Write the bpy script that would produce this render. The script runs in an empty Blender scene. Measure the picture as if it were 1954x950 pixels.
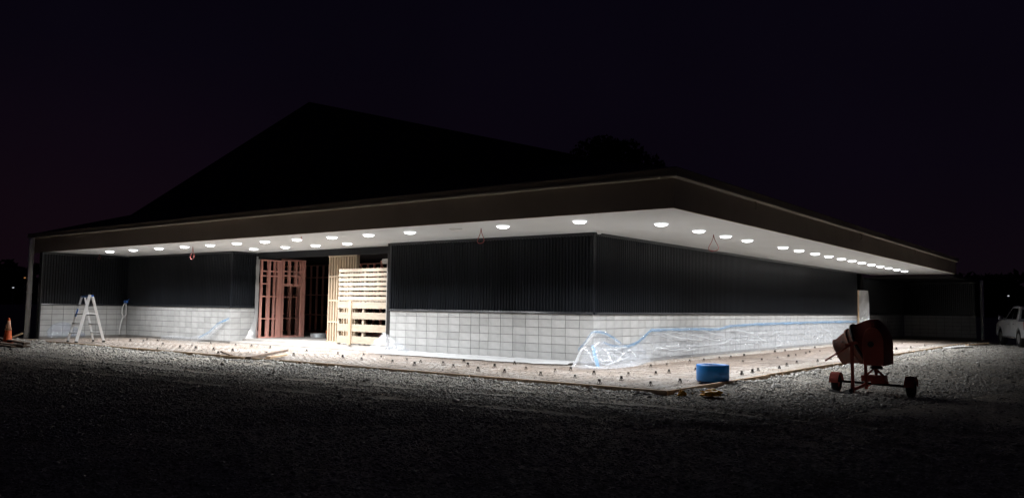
import bpy, bmesh, math, random
import numpy as np
from mathutils import Vector, Matrix, noise

random.seed(7)
rng = np.random.default_rng(11)
scene = bpy.context.scene
COL = scene.collection

# ------------------------------------------------------------------ camera
cam_data = bpy.data.cameras.new("camera")
cam_data.sensor_width = 36.0
cam_data.lens = 36.0 * 1541.34 / 1954.0
cam_data.clip_start = 0.1
cam_data.clip_end = 3000.0
cam = bpy.data.objects.new("camera", cam_data)
COL.objects.link(cam)
RGT = Vector((0.793108857, 0.608933402, 0.013358645))
UP = Vector((0.033160117, -0.065068784, 0.997329635))
FWD = Vector((-0.608176576, 0.790548015, 0.071798931))
CAM = Vector((10.113, -16.3403, 1.2847))
mw = Matrix.Identity(4)
for i in range(3):
    mw[i][0] = RGT[i]; mw[i][1] = UP[i]; mw[i][2] = -FWD[i]; mw[i][3] = CAM[i]
cam.matrix_world = mw
scene.camera = cam

# ------------------------------------------------------------------ night sky (no sun: it is night)
world = bpy.data.worlds.new("World")
scene.world = world
world.use_nodes = True
wn = world.node_tree; wn.nodes.clear()
wo = wn.nodes.new("ShaderNodeOutputWorld")
bg = wn.nodes.new("ShaderNodeBackground")
tc = wn.nodes.new("ShaderNodeTexCoord")
sx = wn.nodes.new("ShaderNodeSeparateXYZ")
cr = wn.nodes.new("ShaderNodeValToRGB")
cr.color_ramp.elements[0].position = 0.0
cr.color_ramp.elements[0].color = (0.0052, 0.0028, 0.0048, 1)
cr.color_ramp.elements[1].position = 0.55
cr.color_ramp.elements[1].color = (0.0016, 0.0013, 0.0044, 1)
e = cr.color_ramp.elements.new(0.16); e.color = (0.0034, 0.0020, 0.0052, 1)
nz = wn.nodes.new("ShaderNodeTexNoise")
nz.inputs["Scale"].default_value = 1.6; nz.inputs["Detail"].default_value = 3.0
mr = wn.nodes.new("ShaderNodeMapRange")
mr.inputs["From Min"].default_value = 0.3; mr.inputs["From Max"].default_value = 0.7
mr.inputs["To Min"].default_value = 0.6; mr.inputs["To Max"].default_value = 1.05
wn.links.new(tc.outputs["Generated"], sx.inputs[0])
wn.links.new(sx.outputs["Z"], cr.inputs["Fac"])
wn.links.new(tc.outputs["Generated"], nz.inputs["Vector"])
wn.links.new(nz.outputs["Fac"], mr.inputs["Value"])
tg_ = wn.nodes.new("ShaderNodeMapRange")      # town glow low in the west
tg_.inputs["From Min"].default_value = 0.55; tg_.inputs["From Max"].default_value = 1.0
zf_ = wn.nodes.new("ShaderNodeMapRange"); zf_.inputs["From Min"].default_value = 0.0; zf_.inputs["From Max"].default_value = 0.28
zf_.inputs["To Min"].default_value = 1.0; zf_.inputs["To Max"].default_value = 0.0
ng_ = wn.nodes.new("ShaderNodeMath"); ng_.operation = 'MULTIPLY'; ng_.inputs[1].default_value = -1.0
ml_ = wn.nodes.new("ShaderNodeMath"); ml_.operation = 'MULTIPLY'
mg_ = wn.nodes.new("ShaderNodeMix"); mg_.data_type = 'RGBA'; mg_.inputs["B"].default_value = (0.0066, 0.0027, 0.0050, 1)
wn.links.new(sx.outputs["X"], ng_.inputs[0]); wn.links.new(ng_.outputs[0], tg_.inputs["Value"])
wn.links.new(sx.outputs["Z"], zf_.inputs["Value"])
wn.links.new(tg_.outputs["Result"], ml_.inputs[0]); wn.links.new(zf_.outputs["Result"], ml_.inputs[1])
wn.links.new(ml_.outputs[0], mg_.inputs["Factor"]); wn.links.new(cr.outputs["Color"], mg_.inputs["A"])
wn.links.new(mg_.outputs["Result"], bg.inputs["Color"])
wn.links.new(mr.outputs["Result"], bg.inputs["Strength"])
wn.links.new(bg.outputs[0], wo.inputs["Surface"])

LAMP_W = 84.0          # power of one soffit light
scene.view_settings.view_transform = 'Standard'
scene.view_settings.look = 'None'
scene.view_settings.exposure = 0.0
scene.view_settings.gamma = 1.0
scene.cycles.use_denoising = True
scene.cycles.max_bounces = 8
scene.cycles.diffuse_bounces = 4
scene.cycles.transparent_max_bounces = 12
scene.cycles.sample_clamp_indirect = 4.0
scene.cycles.caustics_reflective = False
scene.cycles.caustics_refractive = False

# ------------------------------------------------------------------ materials
def mat(name, color, rough=0.7, metal=0.0, var=0.0, scale=6.0, bump=0.0, bscale=60.0, rnd=0.0, color2=None, spec=0.5,
        stretch=None, detail=4.0, emit=None, emit_s=0.0):
    m = bpy.data.materials.new(name); m.use_nodes = True
    nt = m.node_tree; N, L = nt.nodes, nt.links
    b = N["Principled BSDF"]
    b.inputs["Roughness"].default_value = rough
    b.inputs["Metallic"].default_value = metal
    b.inputs["Specular IOR Level"].default_value = spec
    b.inputs["Base Color"].default_value = (*color, 1)
    if emit:
        b.inputs["Emission Color"].default_value = (*emit, 1)
        b.inputs["Emission Strength"].default_value = emit_s
    t = N.new("ShaderNodeTexCoord"); vec = t.outputs["Object"]
    if stretch:
        mp = N.new("ShaderNodeMapping"); mp.inputs["Scale"].default_value = stretch
        L.new(vec, mp.inputs[0]); vec = mp.outputs[0]
    src = None
    if var or color2:
        n = N.new("ShaderNodeTexNoise"); n.inputs["Scale"].default_value = scale
        n.inputs["Detail"].default_value = detail; n.inputs["Roughness"].default_value = 0.6
        L.new(vec, n.inputs["Vector"])
        mx = N.new("ShaderNodeMix"); mx.data_type = 'RGBA'
        c2 = color2 or tuple(c * (1 - var) for c in color)
        mx.inputs["A"].default_value = (*color, 1); mx.inputs["B"].default_value = (*c2, 1)
        mpr = N.new("ShaderNodeMapRange"); mpr.inputs["From Min"].default_value = 0.35; mpr.inputs["From Max"].default_value = 0.65
        L.new(n.outputs["Fac"], mpr.inputs["Value"]); L.new(mpr.outputs["Result"], mx.inputs["Factor"])
        src = mx.outputs["Result"]
    if rnd:
        oi = N.new("ShaderNodeObjectInfo")
        mpr = N.new("ShaderNodeMapRange"); mpr.inputs["To Min"].default_value = 1 - rnd; mpr.inputs["To Max"].default_value = 1 + rnd
        L.new(oi.outputs["Random"], mpr.inputs["Value"])
        mm = N.new("ShaderNodeMix"); mm.data_type = 'RGBA'; mm.blend_type = 'MULTIPLY'; mm.inputs["Factor"].default_value = 1
        if src: L.new(src, mm.inputs["A"])
        else: mm.inputs["A"].default_value = (*color, 1)
        L.new(mpr.outputs["Result"], mm.inputs["B"]); src = mm.outputs["Result"]
    if src: L.new(src, b.inputs["Base Color"])
    if bump:
        n2 = N.new("ShaderNodeTexNoise"); n2.inputs["Scale"].default_value = bscale; n2.inputs["Detail"].default_value = 5
        L.new(vec, n2.inputs["Vector"])
        bp = N.new("ShaderNodeBump"); bp.inputs["Strength"].default_value = bump; bp.inputs["Distance"].default_value = 0.02
        L.new(n2.outputs["Fac"], bp.inputs["Height"]); L.new(bp.outputs[0], b.inputs["Normal"])
    return m

M = {}
M['block'] = mat('concrete_block', (0.47, 0.47, 0.467), 0.85, var=0.22, scale=2.6, bump=0.25, bscale=90, rnd=0.12)
M['mortar'] = mat('mortar', (0.15, 0.15, 0.15), 0.95)
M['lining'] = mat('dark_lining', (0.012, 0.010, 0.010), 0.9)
M['clad'] = mat('black_ribbed_steel', (0.0125, 0.0142, 0.0175), 0.30, var=0.35, scale=2.0, rnd=0.12, stretch=(1, 1, 0.25), spec=0.20)
M['flash'] = mat('black_flashing', (0.012, 0.014, 0.018), 0.3)
M['soffit'] = mat('white_soffit', (0.70, 0.725, 0.74), 0.75, var=0.05, scale=0.7)
M['fascia'] = mat('brown_fascia', (0.32, 0.26, 0.215), 0.6, var=0.15, scale=0.8)
M['gutter'] = mat('brown_gutter', (0.24, 0.19, 0.15), 0.5)
M['gutlip'] = mat('gutter_lip', (0.36, 0.32, 0.27), 0.5)
M['header'] = mat('black_header', (0.010, 0.011, 0.013), 0.6, spec=0.25)
M['jamb'] = mat('grey_jamb', (0.36, 0.345, 0.33), 0.6)
M['roof'] = mat('black_roofing', (0.012, 0.012, 0.013), 0.8)
M['slab'] = mat('pale_concrete', (0.46, 0.43, 0.40), 0.85, var=0.25, scale=2.5, bump=0.2, bscale=40)
M['pink'] = mat('pink_treated_timber', (0.86, 0.45, 0.38), 0.7, color2=(0.76, 0.36, 0.29), scale=3, rnd=0.15, stretch=(6, 6, 0.7), bump=0.1)
M['pine'] = mat('pine_timber', (0.58, 0.47, 0.35), 0.7, color2=(0.50, 0.38, 0.26), scale=3, rnd=0.12, stretch=(6, 6, 0.7), bump=0.1)
M['pallet'] = mat('pallet_timber', (0.44, 0.375, 0.30), 0.75, color2=(0.36, 0.29, 0.22), scale=3, rnd=0.14, stretch=(0.7, 4, 9), bump=0.15)
M['form'] = mat('formwork_timber', (0.60, 0.45, 0.31), 0.8, color2=(0.46, 0.31, 0.19), scale=2.2, rnd=0.2, bump=0.2, bscale=30)
M['oldtimber'] = mat('weathered_timber', (0.20, 0.14, 0.10), 0.85, color2=(0.10, 0.07, 0.05), scale=3, rnd=0.2, bump=0.2, bscale=30)
M['steel'] = mat('rusty_steel_mesh', (0.20, 0.155, 0.125), 0.6, var=0.4, scale=4)
M['chair'] = mat('dark_plastic', (0.012, 0.011, 0.010), 0.9, spec=0.15)
M['red'] = mat('red_mixer_paint', (0.46, 0.08, 0.055), 0.6, color2=(0.32, 0.065, 0.048), scale=5, bump=0.15, bscale=40)
M['redin'] = mat('mixer_bowl_cement', (0.56, 0.22, 0.165), 0.75, color2=(0.42, 0.30, 0.26), scale=9, bump=0.3, bscale=30)
M['rubber'] = mat('black_rubber', (0.014, 0.014, 0.014), 0.85, bump=0.2, bscale=50)
M['metal'] = mat('galvanised_metal', (0.42, 0.43, 0.44), 0.45, metal=0.6, var=0.2, scale=8)
M['alu'] = mat('aluminium', (0.86, 0.86, 0.87), 0.45, metal=0.0, var=0.1, scale=9)
M['alu_dark'] = mat('dull_tread', (0.34, 0.34, 0.34), 0.5, metal=0.4)
M['bluetrim'] = mat('blue_plastic', (0.03, 0.12, 0.42), 0.5)
M['blue'] = mat('blue_drum_plastic', (0.012, 0.24, 0.74), 0.4, var=0.12, scale=3)
M['blue_edge'] = mat('dark_blue_edge', (0.008, 0.04, 0.16), 0.5)
M['yellow'] = mat('orange_plastic', (0.95, 0.50, 0.02), 0.45, var=0.25, scale=20)
M['cone'] = mat('orange_cone', (0.86, 0.15, 0.035), 0.55, var=0.12, scale=6)
M['sleeve'] = mat('reflective_sleeve', (0.86, 0.44, 0.28), 0.45)
M['white'] = mat('white_plastic', (0.78, 0.78, 0.78), 0.45)
M['grey_pvc'] = mat('grey_downpipe', (0.84, 0.82, 0.83), 0.45, var=0.1, scale=2)
M['cable'] = mat('red_cable', (0.34, 0.06, 0.05), 0.5)
M['car'] = mat('silver_white_paint', (0.56, 0.58, 0.61), 0.25, spec=0.6)
M['carglass'] = mat('dark_glass', (0.008, 0.009, 0.011), 0.06, spec=0.6)
M['cartrim'] = mat('black_trim', (0.015, 0.015, 0.016), 0.5)
M['chrome'] = mat('chrome', (0.7, 0.7, 0.7), 0.15, metal=1.0)
M['tail'] = mat('red_tail_lamp', (0.40, 0.012, 0.012), 0.2)
M['bark'] = mat('bark', (0.06, 0.045, 0.035), 0.9)
M['leaf'] = mat('leaf', (0.045, 0.06, 0.03), 0.7, rnd=0.0, color2=(0.03, 0.04, 0.02), scale=1.5)
M['hill'] = mat('dark_hill', (0.02, 0.022, 0.016), 0.95)
M['galvduct'] = mat('silver_duct', (0.55, 0.58, 0.60), 0.4, metal=0.5)
M['orange'] = mat('orange_bucket', (0.62, 0.16, 0.05), 0.5)
M['whiteboard'] = mat('white_offcut', (0.72, 0.71, 0.70), 0.6)

def emission(name, color, s):
    m = bpy.data.materials.new(name); m.use_nodes = True
    nt = m.node_tree; nt.nodes.clear()
    o = nt.nodes.new("ShaderNodeOutputMaterial"); em = nt.nodes.new("ShaderNodeEmission")
    em.inputs["Color"].default_value = (*color, 1); em.inputs["Strength"].default_value = s
    nt.links.new(em.outputs[0], o.inputs["Surface"]); return m
M['diffuser'] = emission('lit_diffuser', (0.98, 0.99, 1.0), 14.0)
M['edge'] = emission('glow_edge', (0.98, 0.99, 1.0), 1.1)  # trim ring made to glow so the bright diffuser's outline looks softer
M['lampwhite'] = emission('far_white_lamp', (0.9, 0.95, 1.0), 0.6)
M['lampamber'] = emission('far_amber_lamp', (1.0, 0.45, 0.15), 0.4)

def plastic_film(name, opacity, tint=(0.9, 0.93, 0.97)):
    m = bpy.data.materials.new(name); m.use_nodes = True
    nt = m.node_tree; N, L = nt.nodes, nt.links; N.clear()
    o = N.new("ShaderNodeOutputMaterial")
    tr = N.new("ShaderNodeBsdfTransparent"); tr.inputs[0].default_value = (0.97, 0.98, 1.0, 1)
    df = N.new("ShaderNodeBsdfDiffuse"); df.inputs["Color"].default_value = (*tint, 1)
    tl = N.new("ShaderNodeBsdfTranslucent"); tl.inputs["Color"].default_value = (*tint, 1)
    gl = N.new("ShaderNodeBsdfGlossy"); gl.inputs["Roughness"].default_value = 0.11
    m1 = N.new("ShaderNodeMixShader"); m1.inputs[0].default_value = 0.35
    m2 = N.new("ShaderNodeMixShader"); m2.inputs[0].default_value = 0.38
    m3 = N.new("ShaderNodeMixShader")
    t = N.new("ShaderNodeTexCoord")
    n = N.new("ShaderNodeTexNoise"); n.inputs["Scale"].default_value = 2.2; n.inputs["Detail"].default_value = 6
    mp = N.new("ShaderNodeMapping"); mp.inputs["Scale"].default_value = (1.0, 0.40, 4.5); mp.inputs["Rotation"].default_value = (0.08, 0, 0)
    L.new(t.outputs["Object"], mp.inputs[0]); L.new(mp.outputs[0], n.inputs["Vector"])
    n.noise_type = 'RIDGED_MULTIFRACTAL'; n.normalize = True; n.inputs["Detail"].default_value = 3
    r = N.new("ShaderNodeMapRange"); r.inputs["From Min"].default_value = 0.55; r.inputs["From Max"].default_value = 0.98
    r.inputs["To Min"].default_value = opacity * 0.62; r.inputs["To Max"].default_value = min(1, opacity * 2.9)
    L.new(n.outputs["Fac"], r.inputs["Value"])
    lw = N.new("ShaderNodeLayerWeight"); lw.inputs["Blend"].default_value = 0.35
    fr = N.new("ShaderNodeMapRange"); fr.inputs["From Min"].default_value = 0.25; fr.inputs["From Max"].default_value = 0.95
    fr.inputs["To Min"].default_value = 0.0; fr.inputs["To Max"].default_value = min(1, opacity * 2.4)
    L.new(lw.outputs["Facing"], fr.inputs["Value"])
    mxm = N.new("ShaderNodeMath"); mxm.operation = 'MAXIMUM'
    L.new(r.outputs["Result"], mxm.inputs[0]); L.new(fr.outputs["Result"], mxm.inputs[1])
    fa = N.new("ShaderNodeAttribute"); fa.attribute_name = 'fold'       # gathered film layers, plus white fold highlights painted in as opacity
    mx2 = N.new("ShaderNodeMath"); mx2.operation = 'MAXIMUM'
    L.new(mxm.outputs[0], mx2.inputs[0]); L.new(fa.outputs["Fac"], mx2.inputs[1]); mxm = mx2
    n2 = N.new("ShaderNodeTexNoise"); n2.inputs["Scale"].default_value = 9; n2.inputs["Detail"].default_value = 4
    L.new(mp.outputs[0], n2.inputs["Vector"])
    bp = N.new("ShaderNodeBump"); bp.inputs["Strength"].default_value = 0.8; bp.inputs["Distance"].default_value = 0.03
    L.new(n2.outputs["Fac"], bp.inputs["Height"])
    for s in (df, tl, gl): L.new(bp.outputs[0], s.inputs["Normal"])
    L.new(df.outputs[0], m1.inputs[1]); L.new(tl.outputs[0], m1.inputs[2])
    L.new(m1.outputs[0], m2.inputs[1]); L.new(gl.outputs[0], m2.inputs[2])
    L.new(mxm.outputs[0], m3.inputs[0]); L.new(tr.outputs[0], m3.inputs[1]); L.new(m2.outputs[0], m3.inputs[2])
    L.new(m3.outputs[0], o.inputs["Surface"]); return m
M['film'] = plastic_film('clear_polythene', 0.34)
M['filmclear'] = plastic_film('thin_polythene', 0.19)
M['filmwhite'] = plastic_film('milky_polythene', 0.55)
M['filmthick'] = plastic_film('white_polythene', 1.7, (0.86, 0.87, 0.88))
M['tape'] = plastic_film('blue_masking_tape', 0.92, (0.20, 0.54, 0.92))

def gravel_mats():
    # stones: one colour per stone
    m = bpy.data.materials.new('gravel_stone'); m.use_nodes = True
    nt = m.node_tree; N, L = nt.nodes, nt.links; b = N["Principled BSDF"]
    g = N.new("ShaderNodeNewGeometry"); c = N.new("ShaderNodeValToRGB")
    c.color_ramp.elements[0].color = (0.17, 0.163, 0.152, 1); c.color_ramp.elements[1].color = (0.66, 0.64, 0.60, 1)
    e = c.color_ramp.elements.new(0.55); e.color = (0.45, 0.43, 0.395, 1)
    e = c.color_ramp.elements.new(0.85); e.color = (0.54, 0.52, 0.49, 1)
    L.new(g.outputs["Random Per Island"], c.inputs["Fac"]); L.new(c.outputs["Color"], b.inputs["Base Color"])
    b.inputs["Roughness"].default_value = 0.65
    M['stone'] = m
    m = bpy.data.materials.new('gravel_bed'); m.use_nodes = True
    nt = m.node_tree; N, L = nt.nodes, nt.links; b = N["Principled BSDF"]
    t = N.new("ShaderNodeTexCoord")
    v = N.new("ShaderNodeTexVoronoi"); v.inputs["Scale"].default_value = 28
    L.new(t.outputs["Object"], v.inputs["Vector"])
    n = N.new("ShaderNodeTexNoise"); n.inputs["Scale"].default_value = 0.5; n.inputs["Detail"].default_value = 6
    L.new(t.outputs["Object"], n.inputs["Vector"])
    c = N.new("ShaderNodeValToRGB"); c.color_ramp.elements[0].position = 0.35; c.color_ramp.elements[1].position = 0.7
    c.color_ramp.elements[0].color = (0.30, 0.277, 0.245, 1); c.color_ramp.elements[1].color = (0.43, 0.385, 0.325, 1)
    L.new(n.outputs["Fac"], c.inputs["Fac"])
    s = N.new("ShaderNodeSeparateColor"); L.new(v.outputs["Color"], s.inputs[0])
    r = N.new("ShaderNodeMapRange"); r.inputs["To Min"].default_value = 0.5; r.inputs["To Max"].default_value = 1.5
    L.new(s.outputs[0], r.inputs["Value"])
    mm = N.new("ShaderNodeMix"); mm.data_type = 'RGBA'; mm.blend_type = 'MULTIPLY'; mm.inputs["Factor"].default_value = 1
    L.new(c.outputs["Color"], mm.inputs["A"]); L.new(r.outputs["Result"], mm.inputs["B"])
    L.new(mm.outputs["Result"], b.inputs["Base Color"]); b.inputs["Roughness"].default_value = 0.9
    bp = N.new("ShaderNodeBump"); bp.inputs["Strength"].default_value = 0.6; bp.inputs["Distance"].default_value = 0.02
    L.new(v.outputs["Distance"], bp.inputs["Height"]); L.new(bp.outputs[0], b.inputs["Normal"])
    M['gravelbed'] = m
    m = bpy.data.materials.new('base_course'); m.use_nodes = True
    nt = m.node_tree; N, L = nt.nodes, nt.links; b = N["Principled BSDF"]
    t = N.new("ShaderNodeTexCoord")
    n = N.new("ShaderNodeTexNoise"); n.inputs["Scale"].default_value = 1.1; n.inputs["Detail"].default_value = 7; n.inputs["Roughness"].default_value = 0.65
    L.new(t.outputs["Object"], n.inputs["Vector"])
    c = N.new("ShaderNodeValToRGB"); c.color_ramp.elements[0].position = 0.36; c.color_ramp.elements[1].position = 0.66
    c.color_ramp.elements[0].color = (0.21, 0.16, 0.12, 1); c.color_ramp.elements[1].color = (0.40, 0.385, 0.365, 1)
    e = c.color_ramp.elements.new(0.5); e.color = (0.31, 0.27, 0.235, 1)
    L.new(n.outputs["Fac"], c.inputs["Fac"])
    n2 = N.new("ShaderNodeTexNoise"); n2.inputs["Scale"].default_value = 45; n2.inputs["Detail"].default_value = 3
    L.new(t.outputs["Object"], n2.inputs["Vector"])
    r = N.new("ShaderNodeMapRange"); r.inputs["From Min"].default_value = 0.3; r.inputs["From Max"].default_value = 0.7
    r.inputs["To Min"].default_value = 0.55; r.inputs["To Max"].default_value = 1.3
    L.new(n2.outputs["Fac"], r.inputs["Value"])
    mm = N.new("ShaderNodeMix"); mm.data_type = 'RGBA'; mm.blend_type = 'MULTIPLY'; mm.inputs["Factor"].default_value = 1
    L.new(c.outputs["Color"], mm.inputs["A"]); L.new(r.outputs["Result"], mm.inputs["B"])
    L.new(mm.outputs["Result"], b.inputs["Base Color"]); b.inputs["Roughness"].default_value = 0.9
    bp = N.new("ShaderNodeBump"); bp.inputs["Strength"].default_value = 0.7; bp.inputs["Distance"].default_value = 0.02
    L.new(n2.outputs["Fac"], bp.inputs["Height"]); L.new(bp.outputs[0], b.inputs["Normal"])
    M['base'] = m
gravel_mats()

# ------------------------------------------------------------------ mesh helpers
class MB:
    def __init__(s): s.v = []; s.f = []
    def add(s, vs, fs):
        o = len(s.v); s.v += [tuple(v) for v in vs]; s.f += [tuple(i + o for i in f) for f in fs]; return s
    def box(s, a, b):
        x0, y0, z0 = a; x1, y1, z1 = b
        return s.add([(x0,y0,z0),(x1,y0,z0),(x1,y1,z0),(x0,y1,z0),(x0,y0,z1),(x1,y0,z1),(x1,y1,z1),(x0,y1,z1)],
                     [(0,3,2,1),(4,5,6,7),(0,1,5,4),(1,2,6,5),(2,3,7,6),(3,0,4,7)])
    def cbox(s, c, d):
        return s.box([c[i]-d[i]/2 for i in range(3)], [c[i]+d[i]/2 for i in range(3)])
    def beam(s, p, q, w, h, up=(0,0,1)):
        p, q = Vector(p), Vector(q); d = (q-p).normalized(); u = Vector(up)
        r = d.cross(u)
        if r.length < 1e-4: r = d.cross(Vector((1,0,0)))
        r.normalize(); t = r.cross(d).normalized()
        vs = []
        for e in (p, q):
            for a, b in ((-1,-1),(1,-1),(1,1),(-1,1)): vs.append(e + r*(a*w/2) + t*(b*h/2))
        return s.add(vs, [(3,2,1,0),(4,5,6,7),(0,1,5,4),(1,2,6,5),(2,3,7,6),(3,0,4,7)])
    def tube(s, pts, r, n=6, cap=True, r2=None):
        pts = [Vector(p) for p in pts]; rings = []
        prev = None
        for i, p in enumerate(pts):
            d = (pts[min(i+1, len(pts)-1)] - pts[max(i-1, 0)]).normalized()
            a = prev if prev is not None else (Vector((0,0,1)) if abs(d.z) < 0.9 else Vector((1,0,0)))
            x = d.cross(a)
            if x.length < 1e-5: x = d.cross(Vector((0.3,1,0.2)))
            x.normalize(); y = x.cross(d).normalized(); prev = y
            rr = r if r2 is None else r + (r2-r)*i/(len(pts)-1)
            rings.append([p + x*rr*math.cos(2*math.pi*k/n) + y*rr*math.sin(2*math.pi*k/n) for k in range(n)])
        vs = [v for g in rings for v in g]; fs = []
        for i in range(len(pts)-1):
            for k in range(n):
                fs.append((i*n+k, i*n+(k+1)%n, (i+1)*n+(k+1)%n, (i+1)*n+k))
        if cap: fs += [tuple(range(n-1,-1,-1)), tuple(range((len(pts)-1)*n, len(pts)*n))]
        return s.add(vs, fs)
    def lathe(s, prof, n=24, o=(0,0,0), axis=(0,0,1)):
        ax = Vector(axis).normalized(); a = Vector((1,0,0)) if abs(ax.x) < 0.9 else Vector((0,1,0))
        x = (a - ax*a.dot(ax)).normalized(); y = ax.cross(x); o = Vector(o)
        vs = []
        for r, z in prof:
            for k in range(n):
                t = 2*math.pi*k/n; vs.append(o + ax*z + x*(r*math.cos(t)) + y*(r*math.sin(t)))
        fs = []
        for i in range(len(prof)-1):
            for k in range(n): fs.append((i*n+k, i*n+(k+1)%n, (i+1)*n+(k+1)%n, (i+1)*n+k))
        return s.add(vs, fs)
    def prism(s, poly, d, f):          # poly: 2d points, f(u, v, w) -> 3d, w from d[0] to d[1]
        n = len(poly)
        vs = [f(u, v, d[0]) for u, v in poly] + [f(u, v, d[1]) for u, v in poly]
        fs = [tuple(range(n-1,-1,-1)), tuple(range(n, 2*n))] + [(i, (i+1)%n, n+(i+1)%n, n+i) for i in range(n)]
        return s.add(vs, fs)
    def mesh(s, name, m, smooth=False, recalc=True):
        me = bpy.data.meshes.new(name); me.from_pydata(s.v, [], s.f); me.update()
        if recalc:
            bm = bmesh.new(); bm.from_mesh(me); bmesh.ops.recalc_face_normals(bm, faces=bm.faces); bm.to_mesh(me); bm.free()
        if m: me.materials.append(m)
        if smooth: me.shade_smooth()
        return me
    def build(s, name, m, parent=None, smooth=False, recalc=True, bevel=0.0):
        o = bpy.data.objects.new(name, s.mesh(name, m, smooth, recalc)); COL.objects.link(o)
        if getattr(s, 'fold', None):
            at = o.data.attributes.new('fold', 'FLOAT', 'POINT'); at.data.foreach_set('value', s.fold)
        if parent: o.parent = parent
        if bevel:
            bv = o.modifiers.new("bevel", 'BEVEL'); bv.width = bevel; bv.segments = 2; bv.limit_method = 'ANGLE'
        return o

def tag(o, label=None, cat=None, group=None, kind=None):
    if label: o["label"] = label
    if cat: o["category"] = cat
    if group: o["group"] = group
    if kind: o["kind"] = kind
    return o
def empty(name, loc=(0,0,0), rz=0.0, parent=None):
    o = bpy.data.objects.new(name, None); COL.objects.link(o); o.location = loc; o.rotation_euler = (0,0,rz)
    o.empty_display_size = 0.2
    if parent: o.parent = parent
    return o
def inst(name, me, parent=None, loc=(0,0,0), rz=0.0, kind=None):
    o = bpy.data.objects.new(name, me); COL.objects.link(o); o.location = loc; o.rotation_euler = (0,0,rz)
    if parent: o.parent = parent
    if kind: o["kind"] = kind
    return o
def copy_tree(o, parent=None):
    c = o.copy(); COL.objects.link(c)
    if parent: c.parent = parent
    for ch in list(o.children): copy_tree(ch, c)
    return c
def fbm(x, y, z=0.0, o=4): return noise.fractal((x, y, z), 1.0, 2.0, o)
ORD = "first second third fourth fifth sixth seventh eighth ninth tenth eleventh twelfth thirteenth fourteenth fifteenth sixteenth".split()

H = 3.085            # soffit height
GZ = -0.10           # gravel level

# ================================================================== GROUND
PAD_F, PAD_R = -4.57, 4.18
def ground_z(x, y):
    z = GZ + 0.018 * fbm(x*0.6, y*0.6) + 0.012 * fbm(x*2.1, y*2.1, 3)
    if y < -5.2: z -= 0.012 * min(12, -5.2 - y)
    dx, dy = max(0.0, x - PAD_R), max(0.0, PAD_F - y)
    if x > -20.5 and (dx > 0 or dy > 0): z += 0.05 * math.exp(-(math.hypot(dx, dy)/0.55)**2) * (0.75 + 0.9*fbm(x*0.9, y*0.9, 4))
    for yr in (-6.35, -7.75):
        q = (y - yr - 0.07*x - 0.25*math.sin(x*0.35))/0.16
        if abs(q) < 4: z += -0.035*math.exp(-q*q) + 0.014*math.exp(-(abs(q)-1.9)**2)
    if x < -16 and y > -7.5: z += 0.05 * min(1, (-16 - x)/3) * math.exp(-((y + 5.2)/1.2)**2)
    return z
def axis_coords(lo, hi, st, far):
    a = list(np.arange(lo, hi + 1e-6, st)); b = lo; c = hi; s = st
    while b > -far: s *= 1.5; b -= s; a.insert(0, b)
    s = st
    while c < far: s *= 1.5; c += s; a.append(c)
    return a
gx = axis_coords(-26, 14, 0.3, 600); gy = axis_coords(-17, 27, 0.3, 600)
g = MB(); nx = len(gx)
for y in gy:
    for x in gx:
        z = ground_z(x, y)
        if x < PAD_R + 0.001 and y > PAD_F - 0.001 and x > -20.5 and y < 33: z = min(z, -0.115)
        g.v.append((x, y, z))
for j in range(len(gy)-1):
    for i in range(nx-1): g.f.append((j*nx+i, j*nx+i+1, (j+1)*nx+i+1, (j+1)*nx+i))
tag(g.build("gravel_yard", M['gravelbed'], smooth=True, recalc=False), kind="structure")

def base_sheet(x0, x1, y0, y1, st):
    b = MB(); xs = np.linspace(x0, x1, int((x1-x0)/st)+2); ys = np.linspace(y0, y1, int((y1-y0)/st)+2)
    for y in ys:
        for x in xs: b.v.append((x, y, -0.070 + 0.014*fbm(x*1.3, y*1.3, 9) + 0.008*fbm(x*5, y*5, 2)))
    n = len(xs)
    for j in range(len(ys)-1):
        for i in range(n-1): b.f.append((j*n+i, j*n+i+1, (j+1)*n+i+1, (j+1)*n+i))
    return b
b1 = base_sheet(-20.4, PAD_R, PAD_F, -0.02, 0.18)
b2 = base_sheet(0.02, PAD_R, -0.02, 31.5, 0.18)
b1.add(b2.v, b2.f)
tag(b1.build("path_bed", M['base'], smooth=True, recalc=False), kind="structure")

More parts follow.
